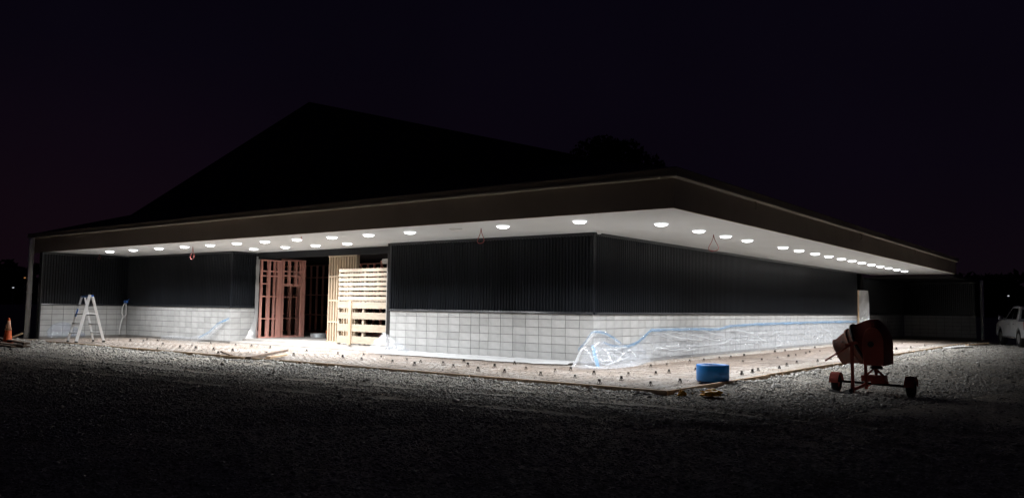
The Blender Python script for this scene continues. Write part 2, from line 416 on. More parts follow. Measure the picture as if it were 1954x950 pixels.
# loose stones: angular little solids, one mesh
def gravel_stones():
    P = []; S = []
    def scatter(n, fun):
        k = 0
        while k < n:
            m = (n - k) * 2 + 100
            x, y, s, keep = fun(m)
            x, y, s = x[keep], y[keep], s[keep]
            t = min(len(x), n - k); P.append(np.stack([x[:t], y[:t]], 1)); S.append(s[:t]); k += t
    def outside(x, y): return ~((x < PAD_R + 0.06) & (y > PAD_F - 0.06))
    def fan(r0, r1, n):
        az = rng.uniform(math.radians(-73), math.radians(-3), n); r = np.sqrt(rng.uniform(r0*r0, r1*r1, n))
        return CAM.x + np.sin(az)*r, CAM.y + np.cos(az)*r
    def nearf(n):
        x, y = fan(4.2, 12.0, n); s = rng.lognormal(math.log(0.0105), 0.42, n)
        return x, y, s, outside(x, y)
    def midf(n):
        x, y = fan(10.0, 19.0, n); s = rng.lognormal(math.log(0.0115), 0.46, n)
        nn = np.sin(x*0.9 + 1.3*np.sin(y*0.5)) * np.sin(y*0.8 + x*0.25)
        dens = np.clip(0.75 + 0.35*nn, 0.1, 1) * np.where(x - 0.25*y > 8.2, 0.10, 1.0)
        return x, y, s, outside(x, y) & (rng.uniform(0, 1, n) < dens)
    def farf(n):
        x, y = fan(18.0, 42.0, n); s = rng.lognormal(math.log(0.016), 0.45, n)
        return x, y, s, outside(x, y) & (x > -23) & ((y < -4.6) | (x > 4.2)) & (x < 9.5) & ((x - 0.25*y < 7.2) | (rng.uniform(0, 1, n) < 0.15))
    scatter(60000, nearf); scatter(125000, midf); scatter(44000, farf)
    # a looser heap of coarse stone along both formwork edges
    n = 5000
    e1 = np.stack([rng.uniform(-20, PAD_R, n), PAD_F - 0.07 - np.abs(rng.normal(0, 0.16, n))], 1)
    e2 = np.stack([PAD_R + 0.07 + np.abs(rng.normal(0, 0.16, n)), rng.uniform(PAD_F, 26, n)], 1)
    P.extend([e1, e2]); S.extend([rng.lognormal(math.log(0.02), 0.35, n), rng.lognormal(math.log(0.02), 0.35, n)])
    pad = np.concatenate([np.stack([rng.uniform(-20, 4.1, 9000), rng.uniform(PAD_F, -0.1, 9000)], 1), np.stack([rng.uniform(0.1, 4.1, 6000), rng.uniform(-0.1, 22, 6000)], 1)])
    NP0 = sum(len(a) for a in P)
    P.append(pad); S.append(rng.lognormal(math.log(0.011), 0.45, len(pad)))
    P = np.concatenate(P); S = np.concatenate(S); N = len(P)
    zz = np.array([ground_z(x, y) for x, y in P])
    zz[NP0:] = -0.068
    base = np.array([(1,0,0),(0,1,0),(-1,0,0),(0,-1,0),(0.1,0.1,0.75),(-0.1,0,-0.6)], float)
    v = base[None] * (1 + rng.uniform(-0.35, 0.35, (N, 6, 1)))
    v = v + rng.uniform(-0.22, 0.22, (N, 6, 3))
    a = rng.uniform(0, 2*math.pi, N); ca, sa = np.cos(a), np.sin(a)
    el = rng.uniform(0.65, 1.35, N)
    X = v[:,:,0]*el[:,None]; Y = v[:,:,1]/el[:,None]; Z = v[:,:,2]*0.45
    tl = rng.normal(0, 0.35, N)[:,None]
    X, Z = X*np.cos(tl) - Z*np.sin(tl), X*np.sin(tl) + Z*np.cos(tl)
    x2 = (X*ca[:,None] - Y*sa[:,None])*S[:,None] + P[:,0][:,None]
    y2 = (X*sa[:,None] + Y*ca[:,None])*S[:,None] + P[:,1][:,None]
    z2 = Z*S[:,None] + zz[:,None] + S[:,None]*0.25
    co = np.stack([x2, y2, z2], 2).reshape(-1, 3)
    tri = np.array([(0,1,4),(1,2,4),(2,3,4),(3,0,4),(1,0,5),(2,1,5),(3,2,5),(0,3,5)])
    idx = (tri[None] + (np.arange(N)*6)[:,None,None]).reshape(-1)
    me = bpy.data.meshes.new("gravel")
    me.vertices.add(len(co)); me.vertices.foreach_set("co", co.ravel())
    nf = len(idx)//3
    me.loops.add(len(idx)); me.loops.foreach_set("vertex_index", idx.astype(np.int32))
    me.polygons.add(nf); me.polygons.foreach_set("loop_start", np.arange(0, len(idx), 3, dtype=np.int32))
    me.update(calc_edges=True); me.materials.append(M['stone'])
    o = bpy.data.objects.new("gravel", me); COL.objects.link(o)
    tag(o, "loose grey crushed stone spread over the dark yard", None, None, "stuff")
gravel_stones()

# ================================================================== BUILDING
B = empty("low_building")
tag(B, "long low black-clad building with grey concrete block base and deep lit eaves", "building")

BLK = 0.2
def block_mesh(w):
    m = MB(); j = 0.006
    m.box((j, 0.0, j), (w-j, -0.09, BLK-j)); return m.mesh("concrete_block", M['block'])
blk_cache = {}
def wall_matrix(O, u, n):
    U = Vector((*u, 0)); Nn = Vector((*n, 0))
    W = Matrix.Identity(4)
    for i in range(3):
        W[i][0] = U[i]; W[i][1] = Nn[i]; W[i][2] = (0,0,1)[i]; W[i][3] = (*O, 0)[i]
    return W
def ribbed(x0, x1, z0, z1, pitch=0.095, dep=0.032):
    prof = []; x = x0
    while x < x1 - 1e-6:
        for dx, d in ((0,0),(0.036,0),(0.048,dep),(0.083,dep),(0.095,0)):
            if x + dx <= x1 + 1e-6: prof.append((x+dx, d))
        x += pitch
    m = MB(); k = len(prof)
    for z in (z0, z1):
        for a, d in prof: m.v.append((a, d, z))
    for i in range(k-1):
        if prof[i+1][0] - prof[i][0] > 1e-6 or prof[i+1][1] != prof[i][1]:
            m.f.append((i, i+1, k+i+1, k+i))
    return m
SHEET = 0.76
blocks_left = [300]
def make_wall(name, O, u, n, L, max_cols=0, widths=None, z_top=H, clad=True, backing=True, label=None):
    W = wall_matrix(O, u, n)
    bw = MB(); bw.box((0.02, -0.016, -0.12), (L-0.02, -0.18, 1.19))
    wall = bw.build("block_wall", M['mortar'], B); wall.matrix_world = W
    cols = []; x = 0.0; i = 0
    while x < L - 0.02:
        w = widths[i] if widths and i < len(widths) else 0.4
        if x + w > L - 0.12: w = L - x
        cols.append((x, w)); x += w; i += 1
    rest = MB()
    for ci, (cx, cw) in enumerate(cols):
        for r in range(6):
            dz = 0.0; pr = random.uniform(-0.0015, 0.0015)
            if ci < max_cols and blocks_left[0] > 0:
                key = round(cw, 3)
                if key not in blk_cache: blk_cache[key] = block_mesh(cw)
                o = inst("concrete_block", blk_cache[key], wall, (cx, pr, r*BLK + dz)); blocks_left[0] -= 1
            else:
                j = 0.008
                rest.box((cx+j, pr, r*BLK+j), (cx+cw-j, pr-0.09, (r+1)*BLK-j))
    if rest.v:
        o = rest.build("concrete_block", M['block_far'], wall); o["kind"] = "stuff"
    ft = MB(); ft.box((-0.0, 0.03, -0.13), (L, -0.015, -0.004)); f = ft.build("wall_footing", M['slab_dark'], B); f.matrix_world = W
    # flashing: sloped strip over the block top
    fl = MB(); fl.prism([(-0.014, 1.135), (0.038, 1.135), (0.038, 1.15), (0.026, 1.186), (-0.014, 1.192)], (0.0, L), lambda a, b, w: (w, a, b))
    f = fl.build("wall_flashing", M['flash'], B); f.matrix_world = W
    if clad:
        x = 0.0
        while x < L - 0.03:
            x1 = min(L, x + SHEET)
            s = ribbed(0, x1 - x, 1.192, z_top - 0.07).build("cladding_sheet", M['clad'], B, recalc=False)
            s.matrix_world = W @ Matrix.Translation((x, random.uniform(-0.001, 0.001), 0)); x = x1
        tp = MB(); tp.box((-0.028, 0.028, z_top-0.075), (L, -0.013, z_top-0.002)); t = tp.build("wall_trim", M['flash'], B); t.matrix_world = W
        lb = MB(); lb.box((0.02, -0.014, 1.194), (L-0.02, -0.16, z_top-0.001)); l = lb.build("wall_lining", M['lining'], B); l.matrix_world = W
    return wall
M['block_far'] = mat('concrete_block_far', (0.47, 0.47, 0.467), 0.85, var=0.2, scale=2.2, bump=0.2, bscale=60)
M['slab_dark'] = mat('footing_concrete', (0.22, 0.205, 0.19), 0.9, var=0.3, scale=3)

make_wall("front", (0, 0), (-1, 0), (0, -1), 6.85, 99, [0.4]*8 + [0.3, 0.3])
make_wall("side", (0, 0), (0, 1), (1, 0), 22.9, 20, [0.58])
make_wall("return_r", (-14.42, -0.2), (0, 1), (1, 0), 0.95, 3)
make_wall("wing", (-14.42, -0.2), (-1, 0), (0, -1), 7.04, 10)
make_wall("wing_return", (-21.46, -0.2), (0, -1), (1, 0), 3.2, 0, z_top=H-0.02)
make_wall("side_far", (0, 24.1), (0, 1), (1, 0), 8.2, 0, z_top=2.93)
make_wall("end", (0.03, 32.3), (1, 0), (0, -1), 3.5, 0, z_top=2.93)
# corner trims
c = MB(); c.box((-0.02, -0.026, 1.193), (0.026, 0.02, H-0.076)); c.build("corner_trim", M['flash'], B)
c = MB(); c.box((-14.44, -0.226, 1.193), (-14.394, -0.18, H-0.076)); c.build("corner_trim", M['flash'], B)
c = MB(); c.box((-6.88, -0.03, 1.192), (-6.82, 0.03, H-0.003)); c.build("corner_trim", M['flash'], B)
# closed ends
c = MB(); c.box((-21.66, -3.44, -0.12), (-21.43, -3.402, H-0.02)); c.build("end_trim", M['flash'], B)
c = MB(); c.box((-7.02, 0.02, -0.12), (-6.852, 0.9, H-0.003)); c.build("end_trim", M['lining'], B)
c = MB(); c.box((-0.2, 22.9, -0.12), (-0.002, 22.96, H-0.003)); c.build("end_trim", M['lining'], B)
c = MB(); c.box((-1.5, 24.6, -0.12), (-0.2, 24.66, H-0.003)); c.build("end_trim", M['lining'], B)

# soffit
for a, b in (((-22.64, -3.34), (3.69, 0.0)), ((-14.42, 0.0), (-6.9, 0.80)), ((0.0, 0.0), (3.69, 25.3))):
    s = MB(); s.box((a[0], a[1], H), (b[0], b[1], H+0.03)); s.build("soffit", M['soffit'], B)
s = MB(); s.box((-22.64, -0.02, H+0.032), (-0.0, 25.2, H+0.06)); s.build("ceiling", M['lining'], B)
# fascia + gutter
FT = 3.60
s = MB(); s.box((-22.64, -3.375, H-0.015), (3.725, -3.3405, FT)); s.build("fascia_board", M['fascia'], B)
s = MB(); s.box((3.6905, -3.34, H-0.015), (3.725, 25.33, FT)); s.build("fascia_board", M['fascia'], B)
s = MB(); s.box((0.0, 25.302, H-0.015), (3.690, 25.33, FT)); s.build("fascia_board", M['fascia'], B)
s = MB(); s.box((-22.675, -3.375, H-0.015), (-22.641, 20.0, FT)); s.build("fascia_board", M['fascia'], B)
gprof = [(0.0, FT+0.048), (0.105, FT+0.05), (0.11, FT+0.16), (0.10, FT+0.185), (0.0, FT+0.17)]
lip = [(0.0, FT+0.002), (0.122, FT+0.012), (0.125, FT+0.046), (0.0, FT+0.046)]
x1, y1 = 3.725, -3.375
def gut(prof, name, m):
    p = MB(); n = len(prof)
    ends = [lambda a, b: (-22.70, y1-a, b), lambda a, b: (x1+a, y1-a, b), lambda a, b: (x1+a, 25.36, b)]
    for e in ends:
        for a, b in prof: p.v.append(e(a, b))
    for k in range(2):
        for i in range(n): p.f.append((k*n+i, k*n+(i+1) % n, (k+1)*n+(i+1) % n, (k+1)*n+i))
    p.f += [tuple(range(n)), tuple(range(2*n, 3*n))]
    return p.build(name, m, B)
gt = gut(gprof, "gutter", M['gutter'])
gut(lip, "gutter_lip", M['gutlip']).parent = gt
for y in (0.44, 8.85, 16.33):
    hb = MB(); hb.tube([(x1+0.02, y, FT+0.0), (x1+0.07, y, FT-0.05), (x1+0.075, y+0.02, FT-0.12), (x1+0.03, y+0.02, FT-0.17)], 0.022, 6)
    hb.build("gutter_bracket", M['gutter'], gt)
# roof: low skirt and steep hipped top
r = MB()
E = [(-22.7, -3.42, 3.77), (3.77, -3.42, 3.77), (3.77, 25.4, 3.77), (-22.7, 25.4, 3.77)]
I = [(-21.95, 0.02, 4.80), (0.2, 0.02, 4.80), (0.2, 25.38, 4.80), (-21.95, 25.38, 4.80)]
R = [(-16.92, 4.77, 9.71), (-16.92, 25.36, 9.71)]
ca = MB(); ca.box((0.03, 25.5, 2.93), (3.62, 33.4, 3.03)); ca.build("rear_canopy", M['lining'], B)
r.v = E + I + R
r.f = [(0,1,5,4), (1,2,6,5), (2,3,7,6), (3,0,4,7), (4,5,8), (5,6,9,8), (6,7,9), (7,4,8,9), (3,2,1,0)]
r.build("roof", M['roof'], B)

# recess: header, slab, timber frames, dark interior
s = MB(); s.box((-14.4, 0.80, 2.86), (-6.9, 0.92, H-0.004)); s.build("header_beam", M['header'], B)
s = MB(); s.box((-21.2, 0.30, -0.11), (-7.03, 9.0, 0.085)); s.build("floor_slab", M['slab'], B)
s = MB(); s.box((-14.38, -0.22, -0.11), (-6.9, 0.30, 0.0)); s.build("threshold", M['slab'], B)
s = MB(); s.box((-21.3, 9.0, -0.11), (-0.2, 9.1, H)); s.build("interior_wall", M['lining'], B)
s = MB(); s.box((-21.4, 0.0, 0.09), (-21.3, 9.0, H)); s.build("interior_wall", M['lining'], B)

def frame(O, u, L, z0, z1, studs, nogs, m, post=(), w=0.045, d=0.09, name="stud_frame", sn="stud", nn="nog"):
    """plates are the part; studs and nogs are its pieces"""
    n = (-u[1], u[0]); W = wall_matrix(O, u, n)
    pl = MB(); pl.box((0, -d/2, z0), (L, d/2, z0+w))
    f = pl.build(name, m, B); f.matrix_world = W
    pl = MB(); pl.box((0, -d/2, z1-w), (L, d/2, z1)); pl.build("top_plate", m, f)
    for t in studs:
        ww = w
        if isinstance(t, tuple): t, ww = t
        q = MB(); q.box((t-ww/2, -d/2+0.002, z0+w), (t+ww/2, d/2-0.002, z1-w)); q.build(sn, m, f)
    for g_ in nogs:
        z = g_[0]; a, b = (g_[1], g_[2]) if len(g_) == 3 else (0, L)
        q = MB(); q.box((a, -d/2+0.004, z-w/2), (b, d/2-0.004, z+w/2)); q.build(nn, m, f)
    return f
Z0 = 0.086
frame((-14.40, 0.93), (0, 1), 0.88, Z0, 2.86, [(0.04, 0.05), (0.34, 0.11), (0.58, 0.05), (0.79, 0.18)], [(2.45,), (2.28,), (1.55,), (0.76,), (2.0, 0, 0.3)], M['pink'])
frame((-14.44, 1.85), (0, 1), 1.05, Z0, 2.92, [(0.05, 0.09), (0.92, 0.10), (1.01, 0.06)], [(2.48,), (2.32,), (2.0,), (1.96,)], M['pink'])
frame((-14.44, 1.90), (0, 1), 0.9, 1.98, 2.90, [(0.28, 0.09), (0.58, 0.09), (0.76, 0.06)], [], M['pink'])
frame((-15.2, 2.3), (0, 1), 1.2, Z0, 2.0, [(0.1, 0.07), (0.52, 0.09), (0.86, 0.08), 1.15], [(1.55,), (0.76,)], M['pink'])
frame((-15.6, 0.98), (-1, 0), 3.0, Z0, 2.95, [0.1, 1.0, 2.0, 2.95], [(1.55,), (0.76,)], M['pink'])
frame((-20.8, 6.3), (1, 0), 7.2, Z0, 3.0, [0.05 + 0.4*i for i in range(18)], [(2.45,), (1.7,), (0.85,)], M['pink'])
frame((-12.9, 5.3), (1, 0), 5.4, Z0, 3.0, [0.05 + 0.45*i for i in range(12)], [(2.3,), (1.55,), (0.8,)], M['pink'])
# close-set light timbers of the screen wall
tx = [-10.52 + 0.128*i for i in range(10)]
f = frame((-10.58, 0.86), (1, 0), 1.35, Z0, 2.862, [(x + 0.06 + 10.52, 0.048) for x in tx] + [(1.32, 0.05)], [(2.2, 0.03, 0.62), (1.42, 0.03, 0.62), (0.74, 0.03, 0.62)], M['pine'], d=0.14, name="timber_screen", sn="screen_slat", nn="nog")
# white wrapped jamb beside the black cladding
jb = MB(); jb.box((-7.13, 0.10, 0.09), (-7.04, 0.24, 2.5)); jb.box((-7.26, 0.03, 2.5), (-7.022, 0.30, 2.64)); jb.build("door_jamb", M['jamb'], B)

# jamb at the end of the side wall: notched timber with building paper
jt = MB(); jt.box((-0.02, 22.97, -0.06), (0.06, 23.06, 2.28))
for k in range(7): jt.box((-0.03, 22.955, 0.2+0.3*k), (0.075, 23.0, 0.26+0.3*k))
jt = jt.build("timber_jamb", M['form'], B)
jw = MB()
for k in range(16):
    z = 2.27 - 2.3*k/15; w = 0.42 + 0.15*(k/15)**2
    for q in range(6):
        t = q/5; jw.v.append((0.03 + w*t*0.9, 23.09 + 0.05*math.sin(5*t + k*0.8) + 0.25*t, z + 0.01*math.sin(k*2.1+q)))
for k in range(15):
    for q in range(5): jw.f.append((k*6+q, k*6+q+1, (k+1)*6+q+1, (k+1)*6+q))
jw.build("building_paper", M['filmthick'], jt, recalc=False)

# ================================================================== SOFFIT LIGHTS
def downlight(x, y, label, lit=True, group="round lights in the eaves"):
    t = empty("soffit_light" if lit else "unlit_soffit_light", (x, y, H))
    tag(t, label, "ceiling light", group)
    rg = inst("glow_rim", ME['ring'], t) if lit else inst("trim_ring", ME['ringoff'], t); inst("diffuser", ME['dome'] if lit else ME['domeoff'], t)
    if lit:
        l = bpy.data.objects.new("lamp", LAMP); COL.objects.link(l); l.parent = t; l.location = (0, 0, -0.064)
    return t
ME = {}
rg = MB(); rg.lathe([(0.112, -0.001), (0.152, -0.001), (0.155, -0.012), (0.148, -0.022), (0.131, -0.026), (0.112, -0.018)], 32); ME['ring'] = rg.mesh("glow_rim", M['edge'], True); ME['ringoff'] = rg.mesh("trim_ring", M['white'], True)
dm = MB(); dm.lathe([(0.119, -0.004), (0.128, -0.018), (0.124, -0.032), (0.095, -0.048), (0.045, -0.055), (0.0005, -0.057)], 28); ME['dome'] = dm.mesh("diffuser", M['diffuser'], True)
ME['domeoff'] = ME['dome'].copy(); ME['domeoff'].materials.clear(); ME['domeoff'].materials.append(M['white'])
LAMP = bpy.data.lights.new("soffit_lamp", 'AREA'); LAMP.shape = 'DISK'; LAMP.size = 0.20
LAMP.energy = LAMP_W; LAMP.color = (0.96, 0.98, 1.0); LAMP.spread = math.radians(130)
front = [1.07, -0.95, -3.84, -5.31, -6.73, -8.20, -9.67, -11.05, -12.45, -13.90, -15.45, -17.13, -18.77]
for i, x in enumerate(front):
    downlight(x, -2.3, "%s lit round light along the long front eave counting from the near corner" % ORD[i])
downlight(2.26, -0.98, "lit round light alone at the outer corner of the eaves between both rows")
side = [0.80, 2.33, 3.72, 6.38, 7.77, 9.29, 10.71, 12.15, 13.45, 14.75, 16.10, 17.45, 18.80, 20.20, 21.67]
for i, y in enumerate(side):
    downlight(2.3, y, "%s lit round light along the right side eave counting from the near corner" % ORD[i])
back = [-12.61, -10.95, -9.48, -8.05]
for i, x in enumerate(back):
    downlight(x, -0.63, "%s lit light from the left in the short inner row above the timber entrance" % ORD[i])
downlight(-2.35, -2.3, "unlit round light in the front eave beside the red cable loop", False)

# motion sensor and cable loops under the soffit
s = empty("motion_sensor", (0.32, 0.26 - 0.55, H)); tag(s, "small white dome sensor under the soffit at the building corner", "sensor")
q = MB(); q.lathe([(0.001, 0), (0.07, -0.001), (0.07, -0.02), (0.001, -0.021)], 18); q.build("sensor_base", M['white'], s, True)
q = MB(); q.lathe([(0.06, -0.02), (0.058, -0.05), (0.04, -0.08), (0.0005, -0.09)], 18); q.build("sensor_lens", M['white'], s, True)
def loop(x, y, L, w, label, m=M['cable']):
    t = MB(); pts = []
    for k in range(21):
        a = k/20; ang = math.pi*2*a
        pts.append((x + w*math.sin(ang)*math.sin(math.pi*a)**0.5, y + 0.4*w*math.sin(ang + 0.6)*math.sin(math.pi*a), H - L*math.sin(math.pi*a)**0.8))
    t.tube(pts, 0.0075, 6); o = t.build("cable_loop", m, None, True); tag(o, label, "cable", "red cable loops hanging from the eaves")
loop(-20.98, -1.61, 0.20, 0.07, "red cable loop hanging from the soffit at the far left end")
loop(-13.6, -2.19, 0.42, 0.08, "red cable loop hanging between lights left of the timber entrance")
loop(-1.75, -2.10, 0.35, 0.09, "thin red cable loop hanging beside the unlit light on the front eave")
loop(2.17, 1.91, 0.40, 0.13, "wide red cable loop hanging by the second light of the right side row")
loop(-7.46, -2.73, 0.12, 0.03, "short red cable end hanging near the soffit edge above the entrance")

# ================================================================== DOWNPIPES
def downpipe(x, y, z0, z1, label, lean=0.0):
    t = empty("downpipe", (x, y, z0)); tag(t, label, "downpipe", "downpipes at the roof ends")
    q = MB(); q.tube([(0, 0, 0), (lean, 0, z1-z0)], 0.095, 16); q.build("pipe", M['grey_pvc'], t, True)
    for z in (0.25, 1.75):
        q = MB(); q.lathe([(0.097, -0.02), (0.112, -0.02), (0.112, 0.02), (0.097, 0.02)], 14, (lean*z/(z1-z0), 0, z)); q.build("bracket", M['white'], t)
downpipe(-22.10, -3.56, -0.15, 3.60, "pale grey round downpipe at the far left end of the eaves")
downpipe(3.72, 33.0, -0.1, 3.05, "dark downpipe at the unlit far right end of the building")

# ================================================================== LADDER
ld = empty("step_ladder", (-16.95, -3.75, -0.03)); tag(ld, "white aluminium double-sided step ladder standing open against the block wall", "ladder")
def P(x, y, z): return Vector((x+16.95, y+3.75, z+0.03))
A0, B0, A1, B1 = P(-16.60,-4.29,-0.03), P(-16.89,-3.27,-0.03), P(-17.45,-4.17,-0.03), P(-17.62,-3.27,-0.03)
AT, BT, A2, B2 = P(-16.66,-3.90,1.50), P(-16.69,-3.80,1.44), P(-17.24,-3.88,1.46), P(-17.25,-3.78,1.42)
for a, b, w in ((A0, AT, 0.09), (B0, BT, 0.08), (A1, A2, 0.06), (B1, B2, 0.055)):
    q = MB(); q.beam(a, b, w, 0.04, (0.9, -0.4, 0)); o = q.build("ladder_rail", M['alu'], ld, bevel=0.004)
    q = MB(); q.beam(a + Vector((0,0,-0.012)), a + (b-a)*0.03, w+0.012, 0.05, (0.9, -0.4, 0)); q.build("foot", M['rubber'], o)
for t in (0.2, 0.4, 0.6, 0.8):
    for a, at, b, bt in ((A0, AT, A1, A2), (B0, BT, B1, B2)):
        q = MB(); q.beam(a + (at-a)*t, b + (bt-b)*t, 0.10, 0.028); q.build("tread", M['alu_dark'], ld)
q = MB(); q.beam((AT+BT)/2 + Vector((0,0,0.0)), (A2+B2)/2, 0.16, 0.05); q.build("ladder_top", M['bluetrim'], ld)
q = MB(); q.beam(A1+(A2-A1)*0.55, A1+(A2-A1)*0.72, 0.045, 0.07, (0.9,-0.4,0)); q.build("spreader_label", M['bluetrim'], ld)
for a, at, b, bt in ((A0, AT, B0, BT), (A1, A2, B1, B2)):
    q = MB(); q.beam(a+(at-a)*0.62, b+(bt-b)*0.62, 0.012, 0.02); q.build("spreader_bar", M['alu'], ld)

# ================================================================== TRAFFIC CONE
c = empty("traffic_cone", (-18.5, -5.55, ground_z(-18.5, -5.55)-0.02)); c.scale = (0.9, 0.9, 0.9); tag(c, "orange traffic cone with a pale sleeve left of the building", "cone")
q = MB(); q.cbox((0,0,0.02), (0.40, 0.40, 0.04)); q.build("cone_base", M['cone'], c, bevel=0.012)
q = MB(); q.lathe([(0.155, 0.04), (0.145, 0.06), (0.105, 0.46), (0.045, 0.85), (0.04, 0.9), (0.028, 0.9), (0.028, 0.86)], 22); q.build("cone_body", M['cone'], c, True)
q = MB(); q.lathe([(0.1085, 0.46), (0.110, 0.46), (0.056, 0.80), (0.0545, 0.80)], 22); q.build("sleeve", M['sleeve'], c, True)

# ================================================================== LOOSE TIMBER
def plank(p, q_, w, h, label, m=M['oldtimber'], group=None, cat="plank", name="plank", roll=0):
    t = MB(); t.beam(p, q_, w, h, (0, math.sin(roll), math.cos(roll))); o = t.build(name, m, None, bevel=0.003)
    tag(o, label, cat, group); return o
gzl = ground_z(-17, -5.9)
plank((-19.6, -5.30, gzl+0.10), (-15.9, -6.00, gzl+0.11), 0.16, 0.06, "topmost dark weathered plank lying in front of the orange cone", group="planks by the cone")
plank((-19.2, -5.75, gzl+0.03), (-15.6, -6.12, gzl+0.035), 0.20, 0.06, "lower dark plank on the gravel in front of the orange cone", group="planks by the cone")
plank((-18.4, -6.15, gzl+0.02), (-16.0, -6.32, gzl+0.02), 0.12, 0.05, "short dark plank nearest the camera in front of the cone", group="planks by the cone")
plank((-20.7, -4.8, gzl+0.02), (-20.45, -4.35, 0.16), 0.10, 0.05, "short pale plank propped up at the foot of the left downpipe", m=M['form'])
plank((-21.3, -4.45, -0.02), (-18.9, -4.75, -0.04), 0.10, 0.06, "brown timber lying under the left block wall beside the downpipe", m=M['oldtimber'])
plank((-6.75, -4.72, -0.005), (-8.76, -2.14, 0.0), 0.14, 0.05, "dark board lying across the path bed in front of the entrance", m=M['oldtimber'])
plank((-6.36, -4.45, 0.0), (-7.15, -3.35, 0.0), 0.12, 0.05, "short pale board on the path bed beside the longer dark one", m=M['form'])
plank((-9.6, -3.6, -0.02), (-8.0, -4.35, -0.02), 0.07, 0.04, "thin dark lath on the pale path bed left of the crossing board", m=M['oldtimber'])

# formwork
def form_run(p, q_, n, horiz, lab):
    p, q_ = Vector(p), Vector(q_)
    for k in range(n):
        a = p + (q_-p)*(k/n); b = p + (q_-p)*((k+1)/n)
        d = (b-a).normalized()*0.012
        off = Vector((0, random.uniform(-0.008, 0.008), 0)) if horiz else Vector((random.uniform(-0.008, 0.008), 0, 0))
        t = empty("formwork_board", (0,0,0)); tag(t, lab % ORD[k], "formwork board", "timber formwork boards edging the path")
        bm_ = MB(); zt = -0.002 + random.uniform(-0.006, 0.006)
        c0, c1 = a + d + off, b - d + off
        bm_.beam((c0.x, c0.y, zt-0.075), (c1.x, c1.y, zt-0.075+random.uniform(-0.004, 0.004)), 0.042, 0.15); o = bm_.build("board", M['form'], t, bevel=0.003)
        L = (b-a).length; m_ = max(2, int(L/1.4))
        for j in range(m_):
            s_ = a + (b-a)*((j+0.5)/m_) + off
            o2 = Vector((0, -0.045, 0)) if horiz else Vector((0.045, 0, 0))
            pk = MB(); pk.cbox((s_.x+o2.x, s_.y+o2.y, -0.13), (0.045, 0.045, 0.2)); pk.build("peg", M['form'], t)
form_run((PAD_R+0.02, PAD_F, 0), (-20.4, PAD_F, 0), 6, True, "%s formwork board along the front path edge counting from the near corner")
form_run((PAD_R, PAD_F+0.03, 0), (PAD_R, 31.2, 0), 8, False, "%s formwork board along the right path edge counting from the near corner")

# ================================================================== REINFORCING MESH + BAR CHAIRS
def rebar(x0, x1, y0, y1, label):
    t = MB(); r_ = 0.006
    def wob(x, y): return -0.034 + 0.012*fbm(x*0.7, y*0.7, 5)
    y = y0
    while y <= y1:
        xs = np.arange(x0, x1 + 0.01, 1.2)
        t.tube([(x, y + 0.006*math.sin(x*3+y), wob(x, y)) for x in xs], r_, 3, False); y += 0.2
    x = x0
    while x <= x1:
        ys = np.arange(y0, y1 + 0.01, 1.2)
        t.tube([(x + 0.006*math.sin(y*3+x), yy, wob(x, yy) - 2*r_) for yy, y in zip(ys, ys)], r_*0.6, 3, False); x += 0.31
    o = t.build("reinforcing_mesh", M['steel'], None, recalc=False); tag(o, label, "steel mesh", "steel mesh laid in the path")
rebar(-20.2, 4.05, -4.45, -1.0, "rusty steel reinforcing mesh laid along the front path")
rebar(0.95, 4.05, -0.95, 30.0, "rusty steel reinforcing mesh laid along the right side path")

bc = MB()
for k in range(4):
    a = math.pi/2*k + 0.4
    bc.beam((0.045*math.cos(a), 0.045*math.sin(a), 0), (0.012*math.cos(a), 0.012*math.sin(a), 0.085), 0.016, 0.012)
bc.cbox((0,0,0.09), (0.05, 0.035, 0.014)); bc.lathe([(0.047, 0.0), (0.055, 0.0), (0.055, 0.012), (0.047, 0.012)], 10)
bcm = bc.mesh("bar_chair", M['chair'])
CH = [(-5.95,-2.49),(-6.32,-1.45),(-5.04,-2.67),(-5.32,-1.75),(-3.87,-2.75),(-4.08,-2.06),(-2.92,-2.98),(-3.43,-2.25),(-2.56,-2.41),(-1.97,-2.72),(-2.78,-1.43),(-1.94,-2.26),(-0.92,-3.12),(-1.25,-2.15),(-0.28,-3.03),(-1.45,-1.15),(-0.49,-2.0),(0.65,-3.04),(0.3,-2.02),(0.37,-1.53),(1.49,-3.08),(1.32,-2.11),(2.46,-3.77),(2.38,-2.84),(1.94,-1.79),(1.19,0.59),(3.3,-3.42),(2.23,-1.16),(1.15,1.48),(2.23,-0.56),(3.41,-2.48),(1.02,3.02),(2.38,0.43),(1.05,3.82),(3.74,-2.3),(0.99,4.97),(1.07,5.58),(3.5,0.27),(2.08,3.92),(3.44,1.03),(1.07,6.57),(-17.37,-2.13),(-16.48,-2.14),(-18.11,-1.14),(-16.55,-1.6),(-14.36,-2.63),(-12.52,-3.12),(-14.06,-1.14),(-10.91,-3.02),(-11.79,-3.05),(-10.09,-2.94),(-11.99,-1.01),(-12.79,-1.05),(-10.94,-1.07),(-12.2,-4.0),(3.36,1.58),(0.88,9.65),(3.5,2.56),(2.11,6.39),(3.32,3.59),(2.11,7.3),(3.18,4.77),(2.01,8.25),(1.96,9.35),(1.79,10.28),(0.93,13.61),(1.8,11.3),(0.94,15.9),(0.99,10.29),(3.27,15.38),(2.25,21.18),(2.43,23.2),(3.3,20.18)]
CH += [(-8.9,-1.3),(-8.3,-3.1),(-7.4,-2.9),(-7.3,-1.5),(-9.3,-3.9),(-13.4,-2.2),(2.1,5.2),(3.3,6.1),(3.2,7.6),(3.3,9.0),(3.2,10.6),(3.2,12.3),(1.9,12.6),(1.9,14.2),(0.95,11.9),(2.2,16.2),(2.1,18.6),(3.3,17.6)]
